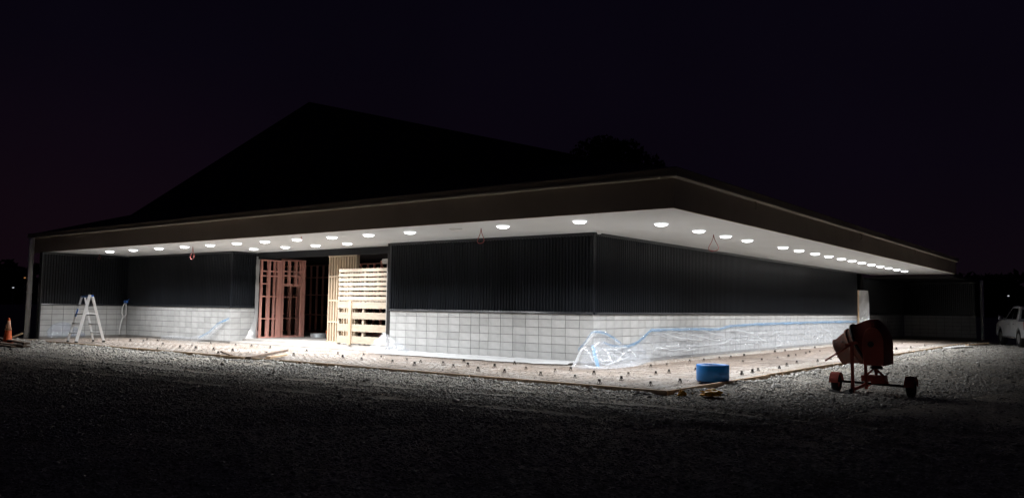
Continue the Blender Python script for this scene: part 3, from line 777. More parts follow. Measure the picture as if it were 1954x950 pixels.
for x, y in CH:
    o = inst("bar_chair", bcm, None, (x, y, -0.072 + 0.014*fbm(x*1.3, y*1.3, 9)), random.uniform(0, 3))
    s_ = random.uniform(0.72, 1.0); o.scale = (s_, s_, s_)
    if y < -0.95 and x < 0.9: tag(o, "small dark plastic bar chair under the mesh of the front path", "bar chair", "bar chairs along the front path")
    elif y < -0.9: tag(o, "small dark plastic bar chair under the mesh at the outer path corner", "bar chair", "bar chairs at the path corner")
    else: tag(o, "small dark plastic bar chair under the mesh of the right side path", "bar chair", "bar chairs along the right side path")

# ================================================================== PALLET AND CRATE AT THE ENTRANCE
pt = empty("pallet", (-8.36, 0.30, 1.44)); tag(pt, "pale timber pallet on edge standing on top of the lower crate", "pallet")
W_ = 2.22
slat = MB(); slat.box((-W_/2, 0, 0), (W_/2, 0.022, 0.098)); slm = slat.mesh("slat", M['pallet'])
slb = MB(); slb.box((-W_/2, 0, 0), (W_/2, 0.022, 0.10)); slbm = slb.mesh("slat", M['pallet'])
for k in range(7): inst("slat", slm, pt, (random.uniform(-0.01, 0.01), random.uniform(-0.002, 0.002), 0.005 + k*0.142))
for xb in (-W_/2+0.03, -0.52, 0.06, 0.62, W_/2-0.03):
    q = MB(); q.box((xb-0.03, 0.0235, 0.0), (xb+0.03, 0.118, 0.955)); q.build("bearer", M['pallet'], pt)
for k in (0, 3, 6): inst("back_slat", slbm, pt, (0, 0.1195, 0.004 + k*0.142))
ct = empty("timber_crate", (-8.34, 0.28, 0.086)); tag(ct, "lower timber crate of four wide boards under the pallet at the entrance", "crate")
for z0, z1 in ((0.04, 0.26), (0.40, 0.62), (0.78, 0.98), (1.10, 1.30)):
    q = MB(); q.box((-1.12 + random.uniform(-0.02, 0.02), 0.0, z0), (1.10 + random.uniform(-0.02, 0.02), 0.024, z1)); q.build("board", M['pallet'], ct)
for xb, w in ((-0.53, 0.12),):
    q = MB(); q.box((xb-w/2, -0.036, 0.0), (xb+w/2, -0.002, 1.33)); q.build("batten", M['oldpine'] if 'oldpine' in M else M['form'], ct)
for xb in (-1.12, 0.0, 1.06):
    q = MB(); q.box((xb-0.03, 0.026, 0.0), (xb+0.05, 0.12, 1.32)); q.build("corner_post", M['pallet'], ct)
q = MB(); q.box((-1.1, 0.02, 1.325), (1.1, 0.16, 1.353)); q.build("top_rail", M['pallet'], ct)
# things inside the entrance
q = MB()
for k in range(4): q.lathe([(0.20, 0.04*k), (0.30, 0.04*k), (0.31, 0.04*k+0.02), (0.30, 0.04*k+0.038), (0.20, 0.04*k+0.038), (0.19, 0.04*k+0.02), (0.20, 0.04*k)], 24)
o = q.build("duct_coil", M['galvduct'], None, True); o.location = (-13.35, 2.75, 0.088); tag(o, "flat silver coil of duct lying on the entrance floor", "coil")
q = MB(); q.lathe([(0.001, 0), (0.12, 0.0), (0.15, 0.28), (0.158, 0.28), (0.158, 0.30), (0.14, 0.30), (0.115, 0.02), (0.001, 0.02)], 20)
o = q.build("bucket", M['orange'], None, True); o.location = (-11.95, 2.1, 0.087); tag(o, "orange bucket on the floor behind the light timber screen", "bucket")

# ================================================================== PLASTIC SHEETS
def lerp_poly(pts, s):
    """pts: list of (param, vec)"""
    if s <= pts[0][0]: return Vector(pts[0][1])
    for (a, p), (b, q_) in zip(pts, pts[1:]):
        if s <= b: t = (s-a)/(b-a); return Vector(p)*(1-t) + Vector(q_)*t
    return Vector(pts[-1][1])
top = [(0,(-0.02,-0.06,0.73)),(3,(0.045,0.10,0.745)),(4,(0.045,0.32,0.74)),(5,(0.045,0.74,0.62)),(6,(0.045,1.48,0.36)),(7,(0.045,2.02,0.45)),(8,(0.045,2.75,0.75)),
       (10,(0.045,5.0,0.74)),(12,(0.045,7.1,0.71)),(13,(0.045,7.95,0.80)),(15,(0.045,10.1,0.84)),(18,(0.045,13.1,0.86)),(22,(0.045,18.0,0.87)),(26,(0.045,22.7,0.86))]
bot = [(0,(0.20,-1.30,-0.05)),(3,(0.55,-1.32,-0.05)),(4,(0.88,-1.25,-0.05)),(5,(1.07,-0.65,-0.05)),(6,(0.95,0.25,-0.05)),(7,(0.70,0.97,-0.05)),(8,(0.18,2.75,-0.05)),
       (10,(0.16,5.0,-0.05)),(12,(0.16,7.1,-0.05)),(13,(0.15,7.95,-0.05)),(15,(0.15,10.1,-0.05)),(18,(0.14,13.1,-0.05)),(22,(0.14,18.0,-0.05)),(26,(0.14,22.7,-0.05))]
FOLDS = [[[0.05,4.0,0.66],[0.05,4.81,0.58],[0.06,5.49,0.52],[0.08,6.65,0.39]],[[0.05,3.48,0.62],[0.07,4.55,0.47],[0.08,5.83,0.38]],[[0.05,2.99,0.65],[0.06,3.54,0.53],[0.08,4.03,0.41]],[[0.17,2.57,0.16],[0.11,3.19,0.24],[0.12,3.8,0.17],[0.11,4.75,0.17]],[[0.1,3.51,0.29],[0.1,4.29,0.28]],[[0.09,4.84,0.28],[0.1,5.68,0.23],[0.09,7.5,0.28],[0.08,8.09,0.39]],[[0.05,5.89,0.67],[0.06,6.77,0.55],[0.07,7.57,0.48]],[[0.05,8.09,0.65],[0.06,9.05,0.6],[0.07,9.86,0.51]],[[0.06,10.08,0.53],[0.07,11.35,0.51],[0.06,13.0,0.53]],[[0.09,8.18,0.31],[0.09,9.24,0.33],[0.1,10.95,0.26]],[[0.11,9.27,0.16],[0.12,9.74,0.14]],[[0.07,11.44,0.45],[0.06,12.11,0.52]],[[0.13,11.7,0.03],[0.12,12.48,0.08]],[[0.13,4.45,0.12],[0.12,5.28,0.14]],[[0.06,6.43,0.47],[0.08,7.54,0.38]],[[0.07,8.93,0.44],[0.08,10.31,0.38]],[[0.12,-0.65,0.36],[0.22,-0.59,0.29],[0.38,-0.72,0.17],[0.42,-0.53,0.22]],[[0.48,-0.45,0.22],[0.6,-0.34,0.15],[0.81,-0.47,0.05]],[[0.37,-0.13,0.31],[0.43,0.01,0.26],[0.33,0.79,0.23]],[[0.18,-0.4,0.38],[0.16,-0.05,0.48]],[[0.19,-1.22,0.01],[0.14,-0.94,0.21],[0.11,-0.75,0.33],[0.06,-0.34,0.55],[0.02,-0.03,0.69]],[[0.56,-0.84,0.1],[0.8,-0.73,0.04],[0.76,-0.22,0.09],[0.44,0.88,0.12]],[[0.31,-0.12,0.35],[0.35,0.32,0.31],[0.08,1.36,0.33]],[[0.4,-0.74,0.16],[0.67,-0.99,0.04]],[[0.48,-1.13,0.02],[0.74,-1.13,-0.0],[0.88,-0.86,-0.01]],[[0.76,-0.22,0.09],[0.4,0.67,0.2],[0.15,1.43,0.26]]]
def fold_at(p):
    best = 0.0
    for ci, c in enumerate(FOLDS):
        if not (min(q[1] for q in c) - 0.4 < p.y < max(q[1] for q in c) + 0.4): continue
        w = (0.024, 0.034, 0.018)[ci % 3] if ci != 20 else 0.075
        for a, b in zip(c, c[1:]):
            a, b = Vector(a), Vector(b); ab = b - a
            t = max(0.0, min(1.0, (p - a).dot(ab)/max(1e-6, ab.length_squared)))
            d = (p - (a + ab*t)).length
            ww = w*(0.65 + 0.7*abs(noise.noise((p.y*2.2, p.z*2, ci))))
            best = max(best, math.exp(-(d/ww)**2) * (0.6 if ci == 20 else 0.95))
    return best
def sheet_grid(top, bot, smax, ncol, nrow, amp, seed, sag=1.35):
    m = MB(); m.fold = []
    for i in range(ncol+1):
        s = smax*i/ncol; a, b = lerp_poly(top, s), lerp_poly(bot, s)
        for j in range(nrow+1):
            t = j/nrow
            k3 = min(1.0, s/3) if smax == 8 else 1.0
            h = t**(sag - 0.4 + 0.4*k3); v = t
            p = Vector((a.x+(b.x-a.x)*h, a.y+(b.y-a.y)*h, a.z+(b.z-a.z)*v**(1.1 - 0.25*k3)))
            k = math.sin(math.pi*min(1, t*1.05)); fo = fold_at(p); m.fold.append(fo)
            f1 = fbm(p.y*1.1 + 2.6*p.z + seed, p.z*3.2 - p.y*0.9, p.x*2.0, 3)
            f2 = abs(fbm(p.y*2.3 - 5.0*p.z + seed*2, p.z*4.0 + p.y*1.3, p.x*3, 3))
            if s > 4 or smax > 10:
                f3 = abs(fbm(p.y*0.42 + seed, (p.z + 0.06*p.y)*6.5, seed, 2)); f2 = 0.35*f2 + 0.85*min(0.4, f3)
            n = (0.5*f1 + 0.9*(0.35 - f2))*amp*k + 0.03*fo
            nn = Vector((1, -0.3, 0.5)) if s < 8 else Vector((1, 0, 0.25))
            p = p + nn*n
            if p.x < 0.042 and p.y > -0.04: p.x = 0.042
            if p.z < -0.055: p.z = -0.055 + 0.01*f2
            m.v.append(p)
    R_ = nrow+1
    for i in range(ncol):
        for j in range(nrow): m.f.append((i*R_+j, i*R_+j+1, (i+1)*R_+j+1, (i+1)*R_+j))
    return m
ps = empty("plastic_sheet"); tag(ps, "long clear polythene sheet with blue tape edge hung along the right side block wall", "plastic sheet")
sheet_grid(top, bot, 8, 150, 48, 0.15, 3.1).build("film", M['filmclear'], ps, True, recalc=False)
top2 = [(s-8, p) for s, p in top if s >= 8]; bot2 = [(s-8, p) for s, p in bot if s >= 8]
sheet_grid(top2, bot2, 18, 560, 36, 0.08, 8.7).build("film", M['film'], ps, True, recalc=False)
# a second crumpled layer folded on the corner
topc = [(0,(0.10,-0.75,0.05)),(1,(0.12,-0.45,0.42)),(2,(0.10,0.30,0.50)),(3,(0.08,0.80,0.40)),(4,(0.08,1.50,0.32)),(5,(0.08,2.2,0.40))]
botc = [(0,(0.30,-1.2,-0.04)),(1,(0.60,-1.15,-0.04)),(2,(0.9,-0.9,-0.04)),(3,(0.98,-0.3,-0.04)),(4,(0.8,0.6,-0.04)),(5,(0.3,2.3,-0.04))]
sheet_grid(topc, botc, 5, 70, 22, 0.16, 21.3).build("folded_film", M['filmclear'], ps, True, recalc=False)
def strip(curve, w, name, parent, m, off=(0.012, 0, 0), n=4, wdir=(0,0,-1)):
    t = MB(); pts = []
    for (p, q_) in zip(curve, curve[1:]):
        for k in range(n): pts.append(Vector(p)*(1-k/n) + Vector(q_)*(k/n))
    pts.append(Vector(curve[-1])); wd = Vector(wdir)
    for i, p in enumerate(pts):
        o_ = Vector(off); ww = w*(1+0.35*fbm(i*0.7, w*50, 1.0))
        j = Vector((0.006*fbm(i*0.9, 3.0), 0, 0.012*fbm(i*0.8, 7.0)))
        t.v += [p + o_ + j, p + o_ + j + wd*ww]
    for i in range(len(pts)-1): t.f.append((2*i, 2*i+1, 2*i+3, 2*i+2))
    return t.build(name, m, parent, recalc=False)
tc_ = [p for s, p in top if 1 <= s <= 5]
strip([(0.02,-0.70,0.36),(0.0,-0.42,0.50),(-0.02,-0.10,0.735),(0.05,0.0,0.76),(0.05,0.32,0.75),(0.05,0.74,0.63),(0.05,1.2,0.45)], 0.05, "tape", ps, M['tape'])
strip([(0.07,0.30,0.50),(0.09,0.7,0.41),(0.09,1.2,0.38),(0.06,1.48,0.39)], 0.035, "tape", ps, M['tape'])
strip([(0.05,1.5,0.37),(0.05,2.02,0.47),(0.05,2.4,0.62),(0.05,2.75,0.775),(0.05,5.0,0.765),(0.05,7.1,0.735),(0.05,7.95,0.82),(0.05,10.1,0.86)], 0.065, "tape", ps, M['tape'])
strip([(0.05,10.1,0.86),(0.05,13.1,0.88),(0.05,18,0.89),(0.05,22.7,0.88)], 0.075, "tape", ps, M['tape'], n=9)
strip([(0.32,-0.62,0.42),(0.45,-0.78,0.25),(0.62,-0.95,0.08),(0.72,-1.05,-0.03)], 0.07, "tape", ps, M['tape'], (0.03,-0.03,0.03), wdir=(0.6,0.8,0))

def ribbon(rows, name, m, parent=None):
    t = MB(); k = len(rows[0])
    for r_ in rows: t.v += [tuple(p) for p in r_]
    for i in range(len(rows)-1):
        for j in range(k-1): t.f.append((i*k+j, i*k+j+1, (i+1)*k+j+1, (i+1)*k+j))
    return t.build(name, m, parent, True, recalc=False)
# white strip of sheet along the foot of the front wall
rows = []
for i in range(90):
    x = -6.9 + 6.45*i/89; w = 0.70 + 0.12*fbm(x*1.5, 3) - 0.35*max(0, (i-70)/19)**2
    rows.append([(x, -0.06 - w*j/9, -0.028 + 0.05*(0.5+fbm(x*2.6, j*0.55, 4)) * math.sin(math.pi*(j+0.6)/9.5) + (0.05 if j == 0 else 0)) for j in range(10)])
o = ribbon(rows, "ground_sheet", M['filmthick']); tag(o, "bright white plastic strip lying along the foot of the front block wall", "plastic sheet")
# bunched heap at the left end of the front wall
rows = []
for i in range(34):
    x = -7.12 + 1.15*i/33; h = 0.52*max(0.0, 1 - ((x+7.12)/1.15))**0.9 + 0.03
    row = []
    for j in range(16):
        t = j/15; n_ = fbm(x*6, t*5.0, 2.5)
        row.append((x + 0.05*fbm(t*4, x*5, 8), -0.04 - 0.62*t**1.4 - 0.07*n_, h*(1-t)**0.9 - 0.04*t + 0.05*n_*math.sin(math.pi*t)))
    rows.append(row)
o = ribbon(rows, "bunched_plastic", M['filmwhite']); tag(o, "bunched clear plastic heap at the pallet end of the front block wall", "plastic sheet")
# wrap down the left jamb of the entrance and bunch at its foot
rows = []
for i in range(40):
    z = 2.95 - 3.0*i/39; k = max(0, (0.75 - z)/0.75)
    row = []
    for j in range(9):
        t = j/8
        row.append((-14.375 + 0.14*k**1.2*math.sin(math.pi*t) + 0.02*fbm(z*3, t*4, 1), 0.86 - 0.14*t - 0.36*k*t + 0.05*k*fbm(z*6, t*6, 4), z))
    rows.append(row)
o = ribbon(rows, "jamb_wrap", M['filmthick']); tag(o, "white plastic wrap hanging down the left jamb of the timber entrance", "plastic sheet")
# rolled sheet with tape sagging from the left wing wall
sl = empty("rolled_sheet"); tag(sl, "rolled plastic with blue tape sagging down the left wing block wall", "plastic sheet")
path = [(-18.4,-0.42,-0.03),(-17.4,-0.48,0.0),(-16.5,-0.45,-0.01),(-15.9,-0.36,0.06),(-15.45,-0.30,0.20),(-15.0,-0.27,0.46),(-14.75,-0.26,0.62)]
rows = []
P2 = []
for p, q_ in zip(path, path[1:]):
    for k in range(7): P2.append(Vector(p)*(1-k/7) + Vector(q_)*(k/7))
for i, p in enumerate(P2):
    w = 0.10 + 0.04*fbm(i*0.4, 2); row = []
    for j in range(7):
        a = math.pi*j/6; row.append(p + Vector((0, -0.03*math.sin(a) - 0.02*fbm(i*0.5, j), w*math.cos(a)*0.9 + 0.02*fbm(i*0.6, j*1.3, 5))))
    rows.append(row)
ribbon(rows, "film", M['filmwhite'], sl)
strip([(-16.0,-0.33,0.10),(-15.45,-0.30,0.30),(-15.0,-0.27,0.60),(-14.75,-0.26,0.68),(-14.5,-0.25,0.74)], 0.05, "tape", sl, M['tape'], (0,-0.06,0))
strip([(-14.8,-0.25,0.68),(-14.4,-0.25,0.80),(-13.95,0.1,0.84)][:2], 0.06, "tape", sl, M['tape'], (0,-0.03,0))
# bluish film stuck on the left end wall
rows = []
for i in range(26):
    y = -3.15 + 1.35*i/25; h = 0.70*math.sin(math.pi*min(1, (i+3)/30))**0.8 * (1 - 0.5*i/25)
    rows.append([(-21.42 + 0.05*abs(fbm(y*4, j*0.8, 6)) + 0.05*(j/9)**3, y + 0.04*fbm(y*3, j, 2), h*(1-j/9) - 0.03) for j in range(10)])
fs_ = ribbon(rows, "wall_film", M['filmbl'] if 'filmbl' in M else plastic_film('bluish_film', 0.5, (0.55, 0.66, 0.85))); tag(fs_, "bluish plastic film heaped against the far left block wall near the downpipe", "plastic sheet")
# hose loop with blue tape in the inner corner
hl = empty("hose_loop", (-21.36, -0.34, 0)); tag(hl, "white hose loop hung with blue tape in the inner corner of the left wing", "hose")
q = MB(); q.tube([(0.02, 0, 1.30), (-0.04+0.10, -0.14, 1.05), (0.10, -0.16, 0.85), (0.08, -0.08, 0.68), (0.07, 0.02, 0.80), (0.05, 0.02, 1.1), (0.04, 0.0, 1.3)], 0.022, 7); q.build("hose", M['white'], hl, True)
q = MB(); q.tube([(0.08, -0.10, 0.72), (0.09, -0.18, 0.5), (0.06, -0.2, 0.25), (0.05, -0.2, 0.02)], 0.02, 7); q.build("hose", M['white'], hl, True)
q = MB(); q.cbox((0.05, 0.0, 1.30), (0.16, 0.10, 0.10)); q.beam((0.05,0,1.3), (0.2,0.05,1.4), 0.05, 0.01); q.build("tape", M['bluetrim'], hl, bevel=0.02)

# ================================================================== BLUE ROLL, YELLOW SCRAP, LITTER
br = empty("blue_roll", (3.87, -2.06, -0.05)); tag(br, "bright blue hollow roll standing on the mesh near the path corner", "roll")
q = MB(); q.lathe([(0.205, 0.03), (0.29, 0.03), (0.300, 0.045), (0.300, 0.31), (0.292, 0.325), (0.215, 0.325), (0.205, 0.315), (0.205, 0.03)], 40); q.build("coil", M['blue'], br, True)
q = MB(); q.lathe([(0.206, 0.0), (0.286, 0.0), (0.286, 0.028), (0.206, 0.028), (0.206, 0.0)], 40); q.build("lower_rim", M['blue_edge'], br, True)
q = MB(); q.lathe([(0.180, 0.02), (0.203, 0.02), (0.203, 0.30), (0.180, 0.30), (0.180, 0.02)], 32); q.build("inner_core", M['blue_edge'], br, True)
def crumple(name, loc, size, m, label, cat, seed, n=12):
    t = MB(); R_ = n
    for i in range(n+1):
        for j in range(2*n):
            a = math.pi*i/n; b = math.pi*j/n
            d = Vector((math.sin(a)*math.cos(b), math.sin(a)*math.sin(b), math.cos(a)))
            k = 0.75 + 0.55*fbm(d.x*2.4+seed, d.y*2.4, d.z*2.4)
            t.v.append((d.x*size[0]*k, d.y*size[1]*k, max(-0.01, d.z*size[2]*k + size[2]*0.45)))
    W2 = 2*n
    for i in range(n):
        for j in range(W2): t.f.append((i*W2+j, i*W2+(j+1) % W2, (i+1)*W2+(j+1) % W2, (i+1)*W2+j))
    o = t.build(name, m, None, recalc=False); o.location = loc; tag(o, label, cat); return o
crumple("plastic_scrap", (4.80, -4.24, GZ+0.05), (0.22, 0.17, 0.06), M['yellow'], "crumpled orange plastic scrap on the gravel right of the path corner", "scrap", 2.0)
crumple("plastic_scrap", (4.40, -4.46, GZ+0.03), (0.08, 0.07, 0.065), M['yellow'], "tiny orange plastic scrap tucked against the path corner boards", "scrap", 9.0)
crumple("plastic_scrap", (6.0, -3.1, GZ+0.005), (0.09, 0.06, 0.03), M['whiteboard'], "small white plastic scrap on the gravel in front of the mixer", "scrap", 5.0)
crumple("plastic_scrap", (4.95, -1.75, GZ+0.005), (0.11, 0.07, 0.05), M['whiteboard'], "small white paper scrap beside the right formwork near the blue roll", "scrap", 7.0)
q = MB(); q.beam((4.35, 18.6, -0.05), (4.75, 21.0, -0.05), 0.3, 0.06); o = q.build("board_offcut", M['whiteboard'], None); tag(o, "white board offcut lying outside the far right formwork", "board")
q = MB(); q.beam((4.5, 22.4, -0.04), (5.0, 24.4, -0.02), 0.14, 0.06); o = q.build("board_offcut", M['form'], None); tag(o, "brown timber offcut on the gravel toward the white utility truck", "board")

# ================================================================== CONCRETE MIXER
mx = empty("concrete_mixer", (6.55, -1.62, GZ - 0.005)); tag(mx, "old red towable concrete mixer with its drum tipped down beside the path", "concrete mixer")
def Q(X, Z, dy=0.0): return Vector((X-6.55, dy, Z - GZ + 0.005))
# drum axis: from the back (right) to the mouth (lower left)
mouth_c = Q(6.03, 0.585); ax = Vector((-0.915, 0, -0.40)).normalized()
bk = mouth_c - ax*0.86
prof = [(0.002, 0.0), (0.17, 0.01), (0.28, 0.06), (0.32, 0.15), (0.335, 0.25), (0.335, 0.44), (0.345, 0.445), (0.345, 0.49), (0.33, 0.495), (0.30, 0.60), (0.225, 0.84), (0.235, 0.85), (0.235, 0.875), (0.215, 0.875), (0.28, 0.62), (0.32, 0.50)]
q = MB(); q.lathe(prof[:9], 36, bk, ax); q.build("drum", M['red'], mx, True)
q = MB(); q.lathe(prof[9:] , 36, bk, ax); q.lathe([(0.33, 0.495), (0.30, 0.60)], 36, bk, ax); q.build("drum_mouth", M['redin'], mx, True)
q = MB(); q.lathe([(0.34, 0.455), (0.365, 0.455), (0.365, 0.50), (0.34, 0.50), (0.34, 0.455)], 36, bk, ax); q.build("drum_ring", M['cartrim'], mx, True)
q = MB(); q.lathe([(0.30, 0.575), (0.325, 0.575), (0.318, 0.615), (0.29, 0.615), (0.30, 0.575)], 36, bk, ax); q.build("drum_ring", M['redin'], mx, True)
for k in range(4):
    a = k*math.pi/2 + 0.5; x_ = Vector((0,1,0)); y_ = ax.cross(x_)
    q = MB(); q.cbox((0,0,0), (0.03, 0.03, 0.02)); o = q.build("bolt", M['metal'], mx); o.location = bk + ax*0.7 + (x_*math.cos(a) + y_*math.sin(a))*0.275
# belt guard / housing with rounded top on the camera side
pts = []
cx_, cz_ = 6.655, 0.775
for k in range(13):
    a = math.pi*k/12; pts.append((cx_ + 0.17*math.cos(a), cz_ + 0.265*math.sin(a)))
pts = [(6.825, 0.40)] + pts + [(cx_-0.17, 0.62), (6.50, 0.40)]
q = MB(); q.prism(pts, (-0.36, -0.22), lambda u, v, w: tuple(Q(u, v, w))); q.build("belt_guard", M['red'], mx, bevel=0.012)
pts = [(6.825, 0.40), (6.825, 0.77), (6.79, 0.91), (6.70, 1.0), (6.60, 1.03), (6.50, 1.0), (6.45, 0.90), (6.45, 0.5), (6.60, 0.40)]
q = MB(); q.prism(pts, (-0.22, 0.30), lambda u, v, w: tuple(Q(u, v, w))); q.build("motor_housing", M['red'], mx, bevel=0.015)
q = MB(); q.tube([Q(6.62, 0.75, -0.365), Q(6.62, 0.75, -0.345)], 0.05, 14); q.build("pulley_cap", M['cartrim'], mx)
# yoke and legs
for y_ in (-0.42, 0.42):
    q = MB(); q.beam(Q(6.335, 0.74, y_), Q(6.345, -0.06, y_), 0.045, 0.045, (1,0,0)); q.build("stand_leg", M['red'], mx)
    q = MB(); q.beam(Q(6.525, 0.50, y_*0.8), Q(6.535, 0.08, y_*0.8), 0.04, 0.04, (1,0,0)); q.build("stand_leg", M['red'], mx)
    q = MB(); q.beam(Q(6.345, -0.02, y_), Q(6.535, 0.10, y_*0.8), 0.035, 0.035); q.build("stand_brace", M['red'], mx)
q = MB(); q.beam(Q(6.345, 0.0, -0.42), Q(6.345, 0.0, 0.42), 0.04, 0.04); q.build("cross_bar", M['red'], mx)
q = MB(); q.beam(Q(6.535, 0.095, 0.0), Q(6.80, 0.105, 0.0), 0.05, 0.04); q.build("cross_bar", M['red'], mx)
q = MB(); q.beam(Q(6.44, 0.78, -0.44), Q(6.24, 0.72, -0.44), 0.05, 0.05); q.build("trunnion", M['red'], mx)
q = MB(); q.box(tuple(Q(6.39, 0.11, -0.10)), tuple(Q(6.76, 0.215, 0.16))); q.build("engine_box", M['red'], mx, bevel=0.01)
q = MB(); q.lathe([(0.005, 0), (0.10, 0.0), (0.10, 0.04), (0.06, 0.05), (0.06, 0.10), (0.005, 0.10)], 16, Q(6.62, 0.33, -0.02)); q.build("gear", M['cartrim'], mx)
for a, b in (((6.56,0.40,0),(6.62,0.22,0)), ((6.62,0.32,-0.05),(6.72,0.21,0.05)), ((6.45,0.21,0.0),(6.57,0.32,0.0))):
    q = MB(); q.beam(Q(*a), Q(*b), 0.03, 0.03); q.build("engine_strut", M['red'], mx)
q = MB(); q.tube([Q(5.91, 0.45, -0.46), Q(6.335, 0.735, -0.46)], 0.014, 8); q.build("tilt_handle", M['red'], mx, True)
q = MB(); q.tube([Q(5.98, 0.085, 0.02), Q(7.20, 0.06, 0.0)], 0.022, 8); q.build("axle", M['cartrim'], mx)
# drawbar foot at the front
q = MB(); q.beam(Q(5.92, -0.065, -0.28), Q(6.32, -0.07, -0.5), 0.03, 0.03); q.build("drawbar", M['cartrim'], mx)
q = MB(); q.beam(Q(6.30, 0.10, -0.30), Q(6.35, -0.09, -0.56), 0.04, 0.04); q.beam(Q(6.33, -0.02, -0.5), Q(6.22, -0.06, -0.3), 0.06, 0.05); q.build("stand_foot", M['cartrim'], mx)
def wheel(X, dy):
    c_ = Q(X, 0.045, dy); r_ = 0.15
    w = empty("wheel", c_, 0, mx)
    q = MB(); q.lathe([(0.075, -0.05), (0.115, -0.062), (0.142, -0.05), (r_, -0.028), (r_, 0.028), (0.142, 0.05), (0.115, 0.062), (0.075, 0.05), (0.075, -0.05)], 26, (0,0,0), (1,0.0,0)); q.build("tyre", M['rubber'], w, True)
    q = MB(); q.lathe([(0.003, -0.03), (0.04, -0.035), (0.07, -0.02), (0.076, -0.045), (0.078, 0.045), (0.07, 0.02), (0.04, 0.04), (0.003, 0.035)], 20, (0,0,0), (1,0,0)); q.build("rim", M['red'], w, True)
    g_ = MB(); m_ = 13; rr = 0.185
    for k in range(m_):
        a = math.radians(5 + 170*k/(m_-1))
        for x_ in (-0.075, 0.075): 
            for r2 in (rr, rr+0.006): g_.v.append((c_.x + x_, c_.y + r2*math.cos(a), c_.z + r2*math.sin(a)))
    for k in range(m_-1):
        o_ = 4*k; p_ = 4*(k+1)
        for a, b in ((0,1),(1,3),(3,2),(2,0)): g_.f.append((o_+a, o_+b, p_+b, p_+a))
    # outer side skirt
    o2 = len(g_.v)
    for k in range(m_):
        a = math.radians(5 + 170*k/(m_-1))
        g_.v += [(c_.x - 0.0755, c_.y + 0.14*math.cos(a), c_.z + 0.14*math.sin(a)), (c_.x - 0.0755, c_.y + rr*math.cos(a), c_.z + rr*math.sin(a))]
    for k in range(m_-1): g_.f.append((o2+2*k, o2+2*k+1, o2+2*k+3, o2+2*k+2))
    g_.build("mudguard", M['mud'], mx)
M['mud'] = mat('red_mudguard', (0.48, 0.085, 0.06), 0.55, var=0.3, scale=9)
wheel(5.945, 0.05); wheel(7.155, -0.02)

